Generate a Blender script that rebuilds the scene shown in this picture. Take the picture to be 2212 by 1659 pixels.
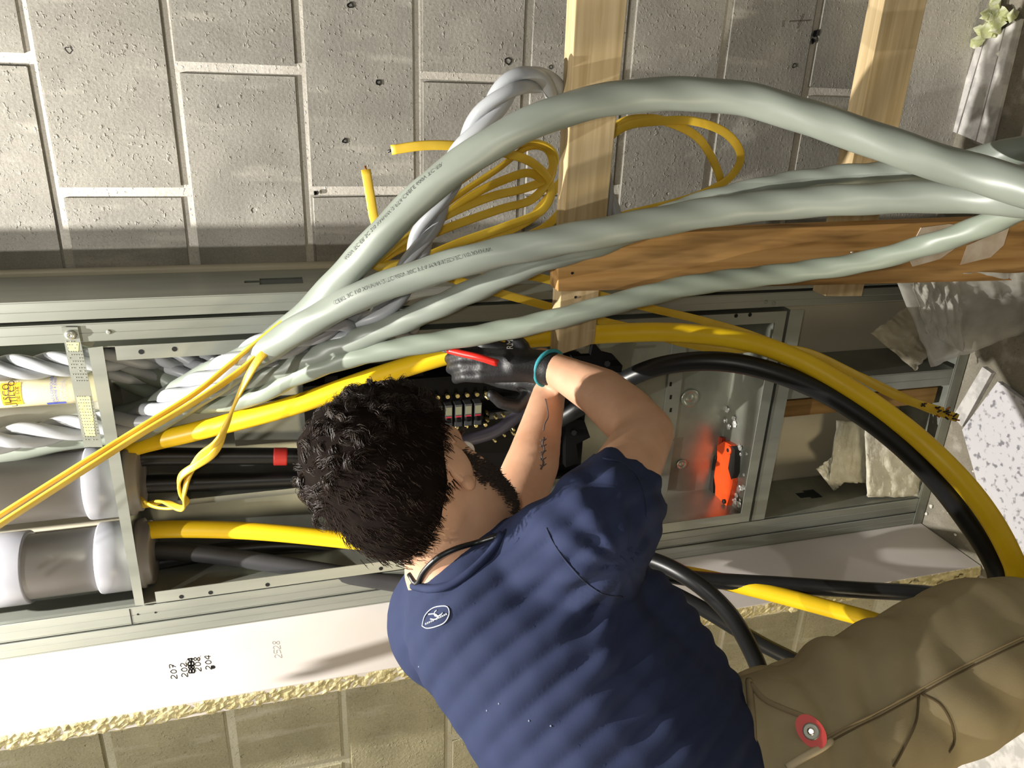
import bpy, bmesh, math, random
import numpy as np
from mathutils import Vector, Matrix
random.seed(7); np.random.seed(7)
S = bpy.context.scene
COL = S.collection
for _o in list(bpy.data.objects): bpy.data.objects.remove(_o)

# ---------------------------------------------------------------- camera
CAMH = 1.4955                      # metres above the floor
FPX = 1674.16                      # focal length in pixels of a 2212 px wide frame
# rows: image right / image down / view direction, each over (world down, world left, world depth)
MC = np.array([[0.95793893, -0.04100202, -0.28402788],
               [-0.07125511, 0.92476044, -0.37381925],
               [0.27798509, 0.37833445, 0.88294243]])
def _w(v): return Vector((-v[1], v[2], -v[0]))
IX, IY, IZ = _w(MC[0]), _w(MC[1]), _w(MC[2])
cam_data = bpy.data.cameras.new('camera'); cam = bpy.data.objects.new('camera', cam_data); COL.objects.link(cam)
cam_data.sensor_fit = 'HORIZONTAL'; cam_data.sensor_width = 36.0; cam_data.lens = 36.0 * FPX / 2212.0
cam_data.clip_start = 0.02; cam_data.clip_end = 60
rot = Matrix((IX, -IY, -IZ)).transposed().to_4x4()
cam.matrix_world = Matrix.Translation((0, 0, CAMH)) @ rot
S.camera = cam

# ---------------------------------------------------------------- world, lamps, exposure
wd = bpy.data.worlds.new('world'); S.world = wd; wd.use_nodes = True
wd.node_tree.nodes['Background'].inputs[0].default_value = (1.0, 0.95, 0.80, 1)
wd.node_tree.nodes['Background'].inputs[1].default_value = 0.15
def area(name, loc, target, size, power, color):
    l = bpy.data.lights.new(name, 'AREA'); l.shape = 'DISK'; l.size = size; l.energy = power; l.color = color
    o = bpy.data.objects.new(name, l); COL.objects.link(o); o.location = loc
    o.rotation_euler = (Vector(target) - Vector(loc)).to_track_quat('-Z', 'Y').to_euler()
    return o
LAMP = (1.0, 0.96, 0.89)
area('work_lamp_light', (-0.495, 0.955, 3.05), (-0.45, 1.25, 0.6), 0.025, 96, LAMP)
area('work_lamp_light', (-0.57, 0.25, 3.0), (-0.3, 1.3, 0.7), 0.025, 24, LAMP)
area('floor_lamp_light', (-1.75, -1.0, 1.0), (-0.7, 1.4, 0.5), 0.45, 18, (1.0, 0.84, 0.56))
area('camera_fill_light', (0.02, -0.02, 1.54), (-0.6, 1.4, 0.7), 0.03, 2.4, (1.0, 0.95, 0.84))  # added fill beside the camera, brightens the yellow cable and lower bay
S.view_settings.view_transform = 'Standard'; S.view_settings.look = 'None'
S.view_settings.gamma = 1.0; S.view_settings.exposure = 0.0; S.view_settings.use_curve_mapping = False

# ---------------------------------------------------------------- helpers
def ray(px, py):
    a, b = (px - 1106.0) / FPX, (py - 829.5) / FPX
    return IX * a + IY * b + IZ
CAM = Vector((0, 0, CAMH))
def P(px, py, Y): r = ray(px, py); return CAM + r * (Y / r.y)      # on the upright plane at depth Y
def PX(px, py, X): r = ray(px, py); return CAM + r * (X / r.x)
def PZ(px, py, Z): r = ray(px, py); return CAM + r * ((Z - CAMH) / r.z)
def C(px, py, z): return CAM + ray(px, py) * z                      # at distance z along the view axis
def lin(h):
    h = h.lstrip('#'); v = [int(h[i:i+2], 16) / 255 for i in (0, 2, 4)]
    return tuple((c / 12.92 if c <= 0.04045 else ((c + 0.055) / 1.055) ** 2.4) for c in v) + (1,)

_mats = {}
def mat(name, col, rough=0.6, metal=0.0, noise=None, col2=None, bump=None, wave=None, spots=None, trans=0.0, alpha=1.0, emis=None, spec=0.5, stretch=None, noise_det=4):
    """noise=(scale, lo, hi) mixes col to col2; bump=(scale, strength[, distance]); stretch=scale vector of the texture space"""
    if name in _mats: return _mats[name]
    m = bpy.data.materials.new(name); m.use_nodes = True; nt = m.node_tree; N = nt.nodes; L = nt.links
    b = N['Principled BSDF']; c1 = col if isinstance(col, tuple) else lin(col)
    b.inputs['Base Color'].default_value = c1; b.inputs['Roughness'].default_value = rough; b.inputs['Metallic'].default_value = metal
    b.inputs['Specular IOR Level'].default_value = spec
    if trans: b.inputs['Transmission Weight'].default_value = trans
    if alpha < 1: b.inputs['Alpha'].default_value = alpha
    tc = N.new('ShaderNodeTexCoord'); vec = tc.outputs['Object']
    if stretch:
        mp = N.new('ShaderNodeMapping'); mp.inputs['Scale'].default_value = stretch; L.new(vec, mp.inputs[0]); vec = mp.outputs[0]
    if noise:
        n = N.new('ShaderNodeTexNoise'); n.inputs['Scale'].default_value = noise[0]; n.inputs['Detail'].default_value = noise_det
        L.new(vec, n.inputs['Vector'])
        r = N.new('ShaderNodeMapRange'); r.inputs[1].default_value = noise[1]; r.inputs[2].default_value = noise[2]; L.new(n.outputs[0], r.inputs[0])
        mx = N.new('ShaderNodeMix'); mx.data_type = 'RGBA'; L.new(r.outputs[0], mx.inputs[0])
        mx.inputs[6].default_value = c1; mx.inputs[7].default_value = col2 if isinstance(col2, tuple) else lin(col2)
        out = mx.outputs[2]
        if spots:   # (scale, threshold, colour): small dark pits
            v = N.new('ShaderNodeTexVoronoi'); v.inputs['Scale'].default_value = spots[0]; L.new(tc.outputs['Object'], v.inputs['Vector'])
            rr = N.new('ShaderNodeMapRange'); rr.inputs[1].default_value = spots[1]; rr.inputs[2].default_value = spots[1] * 1.35; L.new(v.outputs['Distance'], rr.inputs[0])
            m2 = N.new('ShaderNodeMix'); m2.data_type = 'RGBA'; L.new(rr.outputs[0], m2.inputs[0])
            m2.inputs[6].default_value = lin(spots[2]); L.new(out, m2.inputs[7]); out = m2.outputs[2]
        L.new(out, b.inputs['Base Color'])
    if bump:
        bn = N.new('ShaderNodeTexNoise'); bn.inputs['Scale'].default_value = bump[0]; bn.inputs['Detail'].default_value = 5
        L.new(vec, bn.inputs['Vector'])
        bp = N.new('ShaderNodeBump'); bp.inputs['Strength'].default_value = bump[1]; bp.inputs['Distance'].default_value = bump[2] if len(bump) > 2 else 0.002
        L.new(bn.outputs[0], bp.inputs['Height']); L.new(bp.outputs[0], b.inputs['Normal'])
    if emis: b.inputs['Emission Color'].default_value = lin(emis[0]); b.inputs['Emission Strength'].default_value = emis[1]
    _mats[name] = m
    return m

def concrete(name, c1, c2, pit=True):
    if name in _mats: return _mats[name]
    m = bpy.data.materials.new(name); m.use_nodes = True; nt = m.node_tree; N = nt.nodes; L = nt.links
    b = N['Principled BSDF']; b.inputs['Roughness'].default_value = 0.9; b.inputs['Specular IOR Level'].default_value = 0.2
    tc = N.new('ShaderNodeTexCoord'); oi = N.new('ShaderNodeObjectInfo')
    ad = N.new('ShaderNodeVectorMath'); ad.operation = 'MULTIPLY_ADD'; L.new(oi.outputs['Random'], ad.inputs[0])
    ad.inputs[1].default_value = (17, 9, 13); L.new(tc.outputs['Object'], ad.inputs[2]); V = ad.outputs[0]
    def tex(scale, det=5):
        n = N.new('ShaderNodeTexNoise'); n.inputs['Scale'].default_value = scale; n.inputs['Detail'].default_value = det; L.new(V, n.inputs['Vector']); return n.outputs[0]
    def rng(s, a, c, d=0, e=1):
        r = N.new('ShaderNodeMapRange'); r.inputs[1].default_value = a; r.inputs[2].default_value = c; r.inputs[3].default_value = d; r.inputs[4].default_value = e; L.new(s, r.inputs[0]); return r.outputs[0]
    mx = N.new('ShaderNodeMix'); mx.data_type = 'RGBA'; L.new(rng(tex(9), .35, .68), mx.inputs[0]); mx.inputs[6].default_value = lin(c1); mx.inputs[7].default_value = lin(c2)
    sp = N.new('ShaderNodeMix'); sp.data_type = 'RGBA'; sp.blend_type = 'MULTIPLY'; sp.inputs[0].default_value = 1; L.new(mx.outputs[2], sp.inputs[6])
    gr = N.new('ShaderNodeCombineColor'); fine = rng(tex(420, 2), .3, .7, .86, 1.1)
    for i in range(3): L.new(fine, gr.inputs[i])
    L.new(gr.outputs[0], sp.inputs[7]); out = sp.outputs[2]
    # raised crumbs and pits
    crumb = rng(tex(150, 2), .60, .72)
    gate = rng(tex(26, 2), .38, .62)
    mu = N.new('ShaderNodeMath'); mu.operation = 'MULTIPLY'; L.new(crumb, mu.inputs[0]); L.new(gate, mu.inputs[1])
    vo2 = N.new('ShaderNodeTexVoronoi'); vo2.inputs['Scale'].default_value = 10; vo2.inputs['Randomness'].default_value = 1; L.new(V, vo2.inputs['Vector'])
    warp = N.new('ShaderNodeMath'); warp.operation = 'MULTIPLY_ADD'; L.new(tex(90, 3), warp.inputs[0]); warp.inputs[1].default_value = .09; L.new(vo2.outputs['Distance'], warp.inputs[2])
    pitv = rng(warp.outputs[0], .075, .095, 1, 0)
    h = N.new('ShaderNodeMath'); h.operation = 'SUBTRACT'; L.new(mu.outputs[0], h.inputs[0])
    if pit: 
        p3 = N.new('ShaderNodeMath'); p3.operation = 'MULTIPLY'; p3.inputs[1].default_value = 2.5; L.new(pitv, p3.inputs[0]); L.new(p3.outputs[0], h.inputs[1])
    else: h.inputs[1].default_value = 0
    h2 = N.new('ShaderNodeMath'); h2.operation = 'MULTIPLY_ADD'; L.new(tex(160, 4), h2.inputs[0]); h2.inputs[1].default_value = .5; L.new(h.outputs[0], h2.inputs[2])
    bp = N.new('ShaderNodeBump'); bp.inputs['Strength'].default_value = .6; bp.inputs['Distance'].default_value = .0024
    L.new(h2.outputs[0], bp.inputs['Height']); L.new(bp.outputs[0], b.inputs['Normal'])
    # pale lime streaks
    ms = N.new('ShaderNodeMapping'); ms.inputs['Scale'].default_value = (26, 26, 5); L.new(V, ms.inputs[0])
    sn = N.new('ShaderNodeTexNoise'); sn.inputs['Scale'].default_value = 1.0; sn.inputs['Detail'].default_value = 3; L.new(ms.outputs[0], sn.inputs['Vector'])
    lm = N.new('ShaderNodeMix'); lm.data_type = 'RGBA'; L.new(rng(sn.outputs[0], .58, .75, 0, .45), lm.inputs[0]); L.new(out, lm.inputs[6]); lm.inputs[7].default_value = lin('#c9c4b8')
    L.new(lm.outputs[2], b.inputs['Base Color'])
    _mats[name] = m; return m

def wood(name, c1, c2, axis, dark=None):
    """grain runs along axis 0/1/2 of the object"""
    if name in _mats: return _mats[name]
    m = bpy.data.materials.new(name); m.use_nodes = True; nt = m.node_tree; N = nt.nodes; L = nt.links
    b = N['Principled BSDF']; b.inputs['Roughness'].default_value = 0.75; b.inputs['Specular IOR Level'].default_value = .25
    tc = N.new('ShaderNodeTexCoord'); mp = N.new('ShaderNodeMapping'); s = [55, 55, 55]; s[axis] = 2.2; mp.inputs['Scale'].default_value = s
    L.new(tc.outputs['Object'], mp.inputs[0])
    n = N.new('ShaderNodeTexNoise'); n.inputs['Scale'].default_value = 1.6; n.inputs['Detail'].default_value = 5; n.inputs['Distortion'].default_value = .5; L.new(mp.outputs[0], n.inputs['Vector'])
    r = N.new('ShaderNodeMapRange'); r.inputs[1].default_value = .3; r.inputs[2].default_value = .72; L.new(n.outputs[0], r.inputs[0])
    mx = N.new('ShaderNodeMix'); mx.data_type = 'RGBA'; L.new(r.outputs[0], mx.inputs[0]); mx.inputs[6].default_value = lin(c1); mx.inputs[7].default_value = lin(c2)
    out = mx.outputs[2]
    if dark:
        s2 = [14, 14, 14]; s2[axis] = 2.0
        mp2 = N.new('ShaderNodeMapping'); mp2.inputs['Scale'].default_value = s2; L.new(tc.outputs['Object'], mp2.inputs[0])
        n2 = N.new('ShaderNodeTexNoise'); n2.inputs['Scale'].default_value = 2.0; n2.inputs['Detail'].default_value = 3; L.new(mp2.outputs[0], n2.inputs['Vector'])
        r2 = N.new('ShaderNodeMapRange'); r2.inputs[1].default_value = .5; r2.inputs[2].default_value = .68; r2.inputs[4].default_value = .8; L.new(n2.outputs[0], r2.inputs[0])
        m2 = N.new('ShaderNodeMix'); m2.data_type = 'RGBA'; L.new(r2.outputs[0], m2.inputs[0]); L.new(out, m2.inputs[6]); m2.inputs[7].default_value = lin(dark); out = m2.outputs[2]
    L.new(out, b.inputs['Base Color'])
    bp = N.new('ShaderNodeBump'); bp.inputs['Strength'].default_value = .25; bp.inputs['Distance'].default_value = .001; L.new(n.outputs[0], bp.inputs['Height']); L.new(bp.outputs[0], b.inputs['Normal'])
    _mats[name] = m; return m

def thing(name, label, cat, loc=(0, 0, 0), group=None):
    o = bpy.data.objects.new(name, None); COL.objects.link(o); o.location = loc; o.empty_display_size = .05
    o['label'] = label; o['category'] = cat
    if group: o['group'] = group
    return o
def tag(o, label, cat, group=None):
    o['label'] = label; o['category'] = cat
    if group: o['group'] = group
    return o
def struct(o, label=None):
    o['kind'] = 'structure'
    if label: o['label'] = label
    return o
def wpos(o):
    v = Vector(o.location)
    while o.parent: o = o.parent; v = v + o.location
    return v
def put(name, me, m, parent=None, loc=(0, 0, 0), label=None):
    """link mesh data whose coordinates are relative to world point loc"""
    o = bpy.data.objects.new(name, me); COL.objects.link(o)
    if m is not None and not me.materials: me.materials.append(m)
    if parent is not None:
        o.parent = parent; o.location = Vector(loc) - wpos(parent)
    else: o.location = loc
    if label: o['label'] = label
    return o
def mesh(name, vs, fs, m=None, parent=None, smooth=False, origin=None, label=None):
    vs = [Vector(v) for v in vs]
    if origin is None:
        lo = Vector((min(v.x for v in vs), min(v.y for v in vs), min(v.z for v in vs))); hi = Vector((max(v.x for v in vs), max(v.y for v in vs), max(v.z for v in vs)))
        origin = ((lo.x + hi.x) / 2, (lo.y + hi.y) / 2, lo.z)
    og = Vector(origin); me = bpy.data.meshes.new(name)
    me.from_pydata([tuple(v - og) for v in vs], [], fs); me.validate(); me.update()
    if smooth: me.polygons.foreach_set('use_smooth', [True] * len(me.polygons))
    return put(name, me, m, parent, og, label)
def bm_obj(name, bm, m, parent=None, smooth=False, label=None):
    bmesh.ops.recalc_face_normals(bm, faces=bm.faces)
    vs = [v.co.copy() for v in bm.verts]; bm.verts.index_update(); fs = [[v.index for v in f.verts] for f in bm.faces]; bm.free()
    return mesh(name, vs, fs, m, parent, smooth, None, label)
def hexa_bm(bm, c8):
    v = [bm.verts.new(c) for c in c8]
    for f in ((0, 3, 2, 1), (4, 5, 6, 7), (0, 1, 5, 4), (1, 2, 6, 5), (2, 3, 7, 6), (3, 0, 4, 7)): bm.faces.new([v[i] for i in f])
    return v
def box8(lo, hi):
    (a, b, c), (d, e, f) = lo, hi
    return [Vector(p) for p in ((a, b, c), (d, b, c), (d, e, c), (a, e, c), (a, b, f), (d, b, f), (d, e, f), (a, e, f))]
def bevel(bm, w, seg=2, ang=0.5):
    es = [e for e in bm.edges if len(e.link_faces) == 2 and e.calc_face_angle(0) > ang]
    bmesh.ops.bevel(bm, geom=es, offset=w, segments=seg, affect='EDGES', profile=.6, clamp_overlap=True)
def box(name, lo, hi, m, parent=None, bev=0.0, label=None):
    bm = bmesh.new(); hexa_bm(bm, box8(lo, hi))
    if bev: bmesh.ops.recalc_face_normals(bm, faces=bm.faces); bevel(bm, bev)
    return bm_obj(name, bm, m, parent, False, label)
def hexa(name, c8, m, parent=None, bev=0.0, label=None):
    bm = bmesh.new(); hexa_bm(bm, [Vector(c) for c in c8])
    if bev: bmesh.ops.recalc_face_normals(bm, faces=bm.faces); bevel(bm, bev)
    return bm_obj(name, bm, m, parent, False, label)
def spline(pts, n):
    """centripetal-ish Catmull-Rom through pts, resampled evenly to n points"""
    p = [np.array(q, float) for q in pts]
    p = [2 * p[0] - p[1]] + p + [2 * p[-1] - p[-2]]
    out = []
    for i in range(1, len(p) - 2):
        for t in np.linspace(0, 1, 24, endpoint=False):
            a, b, c, d = p[i-1], p[i], p[i+1], p[i+2]
            out.append(.5 * ((2*b) + (c-a)*t + (2*a-5*b+4*c-d)*t*t + (3*b-a-3*c+d)*t**3))
    out.append(p[-2]); out = np.array(out)
    s = np.r_[0, np.cumsum(np.linalg.norm(np.diff(out, axis=0), axis=1))]
    q = np.linspace(0, s[-1], n)
    return np.stack([np.interp(q, s, out[:, k]) for k in range(out.shape[1])], 1), s[-1]
def frames(pts, up=None):
    T = np.gradient(pts, axis=0); T /= np.linalg.norm(T, axis=1)[:, None] + 1e-12
    u = np.array(up if up is not None else (0, -1, 0.1), float)
    u = u - T[0] * (u @ T[0])
    if np.linalg.norm(u) < 1e-3: u = np.array((1, 0, 0.)) - T[0] * T[0][0]
    u /= np.linalg.norm(u); U = [u]
    for i in range(1, len(pts)):
        u = U[-1] - T[i] * (U[-1] @ T[i]); u /= np.linalg.norm(u) + 1e-12; U.append(u)
    U = np.array(U); V = np.cross(T, U); return T, U, V
def tube_mesh(pts, prof, seg=14, up=None, twist=0.0, caps=True):
    """prof(i, a) -> (du, dv) offsets; pts (n,3) array"""
    T, U, V = frames(pts, up); n = len(pts); vs = []; fs = []
    for i in range(n):
        for k in range(seg):
            a = 2 * math.pi * k / seg; du, dv = prof(i, a); w = twist * i
            c, s = math.cos(w), math.sin(w)
            vs.append(pts[i] + U[i] * (du * c - dv * s) + V[i] * (du * s + dv * c))
    for i in range(n - 1):
        for k in range(seg):
            k2 = (k + 1) % seg; fs.append((i*seg+k, i*seg+k2, (i+1)*seg+k2, (i+1)*seg+k))
    if caps: fs.append(tuple(range(seg))[::-1]); fs.append(tuple((n-1)*seg + k for k in range(seg)))
    return vs, fs
def cable(name, pts, r, m, parent=None, seg=14, step=0.012, lobes=0, lobe_amp=0.0, pitch=0.25, flat=None, up=None, twist=0.0, label=None):
    """round (r) or flat (half-width, half-thickness) cable along world points"""
    n = 400; q, L = spline(pts, n); n = max(8, int(L / step)); q, L = spline(pts, n); ds = L / (n - 1)
    if flat:
        a, b = flat
        def prof(i, t):   # rounded slab
            c, s = math.cos(t), math.sin(t)
            return (b * math.copysign(abs(s) ** .6, s), a * math.copysign(abs(c) ** .45, c))
    else:
        def prof(i, t):
            rr = r * (1 + lobe_amp * math.cos(lobes * (t - 2 * math.pi * i * ds / pitch))) if lobes else r
            return (rr * math.cos(t), rr * math.sin(t))
    vs, fs = tube_mesh(q, prof, seg, up, twist * ds)
    return mesh(name, vs, fs, m, parent, True, None, label)
def cyl(name, a, b, r, m, parent=None, seg=24, r2=None, label=None, bev=0):
    a, b = Vector(a), Vector(b); r2 = r if r2 is None else r2
    t = (b - a).normalized(); u = t.orthogonal().normalized(); v = t.cross(u); vs = []; fs = []
    for c, rr in ((a, r), (b, r2)):
        for k in range(seg): an = 2*math.pi*k/seg; vs.append(c + u * rr * math.cos(an) + v * rr * math.sin(an))
    for k in range(seg): fs.append((k, (k+1) % seg, seg + (k+1) % seg, seg + k))
    fs.append(tuple(range(seg))[::-1]); fs.append(tuple(range(seg, 2*seg)))
    bm = bmesh.new(); bv = [bm.verts.new(x) for x in vs]
    for f in fs: bm.faces.new([bv[i] for i in f])
    bmesh.ops.recalc_face_normals(bm, faces=bm.faces)
    if bev: bevel(bm, bev)
    o = bm_obj(name, bm, m, parent, False, label)
    for p in o.data.polygons: p.use_smooth = len(p.vertices) == 4
    return o
def lathe(name, a, b, prof, m, parent=None, seg=28, label=None):
    """prof: list of (t along a->b in metres, radius)"""
    a, b = Vector(a), Vector(b); t = (b - a).normalized(); u = t.orthogonal().normalized(); v = t.cross(u); vs = []; fs = []
    for (s, r) in prof:
        for k in range(seg): an = 2*math.pi*k/seg; vs.append(a + t*s + u*r*math.cos(an) + v*r*math.sin(an))
    for i in range(len(prof)-1):
        for k in range(seg): k2 = (k+1) % seg; fs.append((i*seg+k, i*seg+k2, (i+1)*seg+k2, (i+1)*seg+k))
    fs.append(tuple(range(seg))[::-1]); n = len(prof)-1; fs.append(tuple(n*seg+k for k in range(seg)))
    o = mesh(name, vs, fs, m, parent, False, None, label)
    for p in o.data.polygons: p.use_smooth = len(p.vertices) == 4
    return o
def text_me(s, size=1.0, align='CENTER'):
    c = bpy.data.curves.new('lettering', 'FONT'); c.body = s; c.size = size; c.align_x = align; c.align_y = 'CENTER'; c.resolution_u = 3
    o = bpy.data.objects.new('lettering', c); COL.objects.link(o); bpy.context.view_layer.update()
    me = bpy.data.meshes.new_from_object(o.evaluated_get(bpy.context.evaluated_depsgraph_get()))
    bpy.data.objects.remove(o); bpy.data.curves.remove(c); return me
def text_map(name, s, size, fn, m, parent, align='CENTER'):
    me = text_me(s, size, align); vs = [fn(v.co.x, v.co.y) for v in me.vertices]; fs = [tuple(p.vertices) for p in me.polygons]
    bpy.data.meshes.remove(me); return mesh(name, vs, fs, m, parent)
def stroke(name, pts2, w, fn, m, parent):
    """pen stroke: polyline in 2D turned to a flat ribbon and mapped by fn(u, v)"""
    vs = []; fs = []
    q, L = spline([(a, b, 0) for a, b in pts2], max(6, len(pts2) * 6)); T = np.gradient(q, axis=0); T /= np.linalg.norm(T, axis=1)[:, None] + 1e-9
    for (x, y, _), t in zip(q, T):
        vs += [fn(x - t[1]*w, y + t[0]*w), fn(x + t[1]*w, y - t[0]*w)]
    for i in range(len(q) - 1): fs.append((2*i, 2*i+1, 2*i+3, 2*i+2))
    return mesh(name, vs, fs, m, parent)
# ---------------------------------------------------------------- the setting
M_BLOCK = concrete('block_concrete', '#87847d', '#9a978f'); M_MORTAR = concrete('mortar', '#b9b4aa', '#cbc7bf', False)
M_PIER = concrete('pier_block_concrete', '#8c876f', '#a39d82'); M_PMORTAR = concrete('pier_mortar', '#aaa691', '#bbb7a4', False)
M_FLOOR = concrete('floor_concrete', '#7d786a', '#938d80', False)
M_PAPER = mat('drywall_paper', '#e2dbd6', .8, noise=(5, .3, .7), col2='#d8d1ca')
M_BEIGE = mat('drywall_beige', '#cdc6b2', .85, noise=(4, .3, .7), col2='#c0b9a4')
M_GYPS = mat('gypsum_core', '#d8cc9f', .95, noise=(60, .35, .65), col2='#a89c6e', bump=(90, .8, .004))
M_GALV = mat('galvanised_steel', '#a9aca3', .42, .55, noise=(14, .35, .65), col2='#92968d', stretch=(1, 1, .15))
M_GALV2 = mat('galvanised_steel_dull', '#9a9c92', .5, .5, noise=(10, .35, .65), col2='#85887e')
M_BOX = mat('galvanised_box', '#b2b4a8', .33, .72, noise=(9, .3, .7), col2='#8e9187')
M_BLACKHOLE = mat('hole_dark', '#0b0b0a', .9)
M_BRASS = mat('screw_steel', '#cfcfc6', .3, .9)

FR_Y = 1.29; NB_Y = 1.445; BW_Y = 1.4762
floor = struct(box('floor', (-3.0, -2.0, -.12), (2.0, 1.60, 0.0), M_FLOOR), 'grey concrete floor at the foot of the walls')

def block_mesh(w, h, d, seed):
    rnd = random.Random(seed); bm = bmesh.new(); hexa_bm(bm, box8((-w/2, 0, -h/2), (w/2, d, h/2))); bmesh.ops.recalc_face_normals(bm, faces=bm.faces)
    bmesh.ops.bevel(bm, geom=[e for e in bm.edges if e.verts[0].co.y < .01 and e.verts[1].co.y < .01], offset=.004, segments=2, affect='EDGES')
    for v in bm.verts: v.co += Vector((rnd.uniform(-1, 1), 0, rnd.uniform(-1, 1))) * .0012
    me = bpy.data.meshes.new('concrete_block'); bm.to_mesh(me); bm.free(); return me
BM_A = [block_mesh(.3945, .1925, .06, i) for i in range(3)]
def block_wall(root, y, x0, x1, joint_x, bed0, n0, n1, m):
    """running bond: bed joint i at height bed0 - i*.2032; the head joint of even courses passes joint_x"""
    for i in range(n0, n1):
        zc = bed0 - i * .2032 + .1016
        j = joint_x + (0 if i % 2 == 0 else -.2032)
        k0 = math.floor((x0 - j) / .4064); k = k0
        while j + k * .4064 < x1:
            a, b = max(x0, j + k*.4064), min(x1, j + (k+1)*.4064)
            if b - a > .05:
                full = b - a > .40
                me = random.choice(BM_A) if full else block_mesh(b - a - .0125, .1915, .06, i * 7 + k)
                if not me.materials: me.materials.append(m)
                elif full and me.materials[0] != m: me = me.copy(); me.materials[0] = m
                o = put('concrete_block', me, None, root, ((a + b)/2 + (0 if full else 0), y + random.uniform(-.0006, .0008), zc))
            k += 1
BED0 = CAMH + .3467
wall_back = struct(box('wall_back', (-.50, BW_Y + .004, 0), (1.3, BW_Y + .2, 2.655), M_MORTAR), 'pale grey concrete block wall behind the cables')
block_wall(wall_back, BW_Y, -.50, 1.3, -.0209, BED0, -3, 9, M_BLOCK)
for (px, py, r) in ((148, 108, .0055), (1098, 132, .0065), (818, 178, .005), (1190, 145, .004), (745, 305, .0045), (683, 417, .0045), (757, 12, .005), (1716, 142, .005), (1762, 72, .008), (1757, 88, .006)):
    c = P(px, py, BW_Y - .0012); n = 11; ring = [c + Vector((r*math.cos(k*6.283/n)*random.uniform(.6, 1.1), 0, r*math.sin(k*6.283/n)*random.uniform(.7, 1.2))) for k in range(n)]
    mesh('pit', [c + Vector((0, .004, 0))] + ring + [q*1 + (q - c)*.15 + Vector((0, .0016, 0)) for q in ring], [(0, 1+(k+1) % n, 1+k) for k in range(n)] + [(1+k, 1+(k+1) % n, 1+n+(k+1) % n, 1+n+k) for k in range(n)], M_BLACKHOLE, wall_back)
for (a, b) in (((1705, 46), (1750, 44)), ((1735, 30), (1722, 62)), ((1692, 44), (1690, 58))):
    u, v = P(*a, BW_Y - .0009), P(*b, BW_Y - .0009); w = Vector((v.z - u.z, 0, u.x - v.x)).normalized()*.0009
    mesh('pencil_mark', [u - w, u + w, v + w, v - w], [(0, 1, 2, 3)], mat('carpenter_pencil', '#5b5348', .9), wall_back)
PIER_Y = 1.16
wall_left = struct(box('wall_left', (-2.4, PIER_Y + .004, 0), (-1.0445, 1.67, 2.655), M_PMORTAR), 'shaded block wall left of the cut drywall edge')
BM_A = [block_mesh(.3945, .1925, .06, i + 20) for i in range(3)]
block_wall(wall_left, PIER_Y, -2.4, -1.046, -1.2700, BED0, -3, 9, M_PIER)

wall_niche = struct(box('wall_niche', (-1.012, NB_Y, 0), (-.353, BW_Y - .0005, 2.65), M_BEIGE), 'beige drywall lining behind the steel framing')
# drywall return: two sheets facing the framing, raw gypsum edge towards the room
wall_return = struct(box('wall_return', (-1.0435, 1.106, .004), (-1.0122, NB_Y + .03, 2.65), M_PAPER), 'white drywall return beside the panel')
def ragged_edge():
    rnd = random.Random(3); vs = []; fs = []; nz = 420; nx = 7
    for i in range(nz):
        z = .004 + 2.645 * i / (nz - 1); low = max(0, 1 - z / .55)
        for k in range(nx):
            x = -1.0122 - .0316 * k / (nx - 1)
            y = 1.1065 if k in (0, nx-1) else 1.1055 + rnd.uniform(-.0016, .001) - low * rnd.uniform(0, .004)
            vs.append((x + (rnd.uniform(-.0015, .0015) if 0 < k < nx-1 else (rnd.uniform(-.003, 0) if k == nx-1 else 0)), y, z))
    for i in range(nz-1):
        for k in range(nx-1): fs.append((i*nx+k, i*nx+k+1, (i+1)*nx+k+1, (i+1)*nx+k))
    return mesh('gypsum_edge', vs, fs, M_GYPS, wall_return, False, None, 'rough cream gypsum core along the cut edge')
ragged_edge()
# loose lumps of plaster along the lower part of the edge
for i in range(16):
    z = random.uniform(.02, .6); c = Vector((-1.03 + random.uniform(-.012, .012), 1.10, z)); bm = bmesh.new()
    bmesh.ops.create_icosphere(bm, subdivisions=1, radius=random.uniform(.004, .009))
    for v in bm.verts: v.co = Vector((v.co.x * random.uniform(.7, 1.3), v.co.y * .6, v.co.z * random.uniform(1, 2.2))) + c
    bm_obj('plaster_lump', bm, M_GYPS, wall_return)
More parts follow.
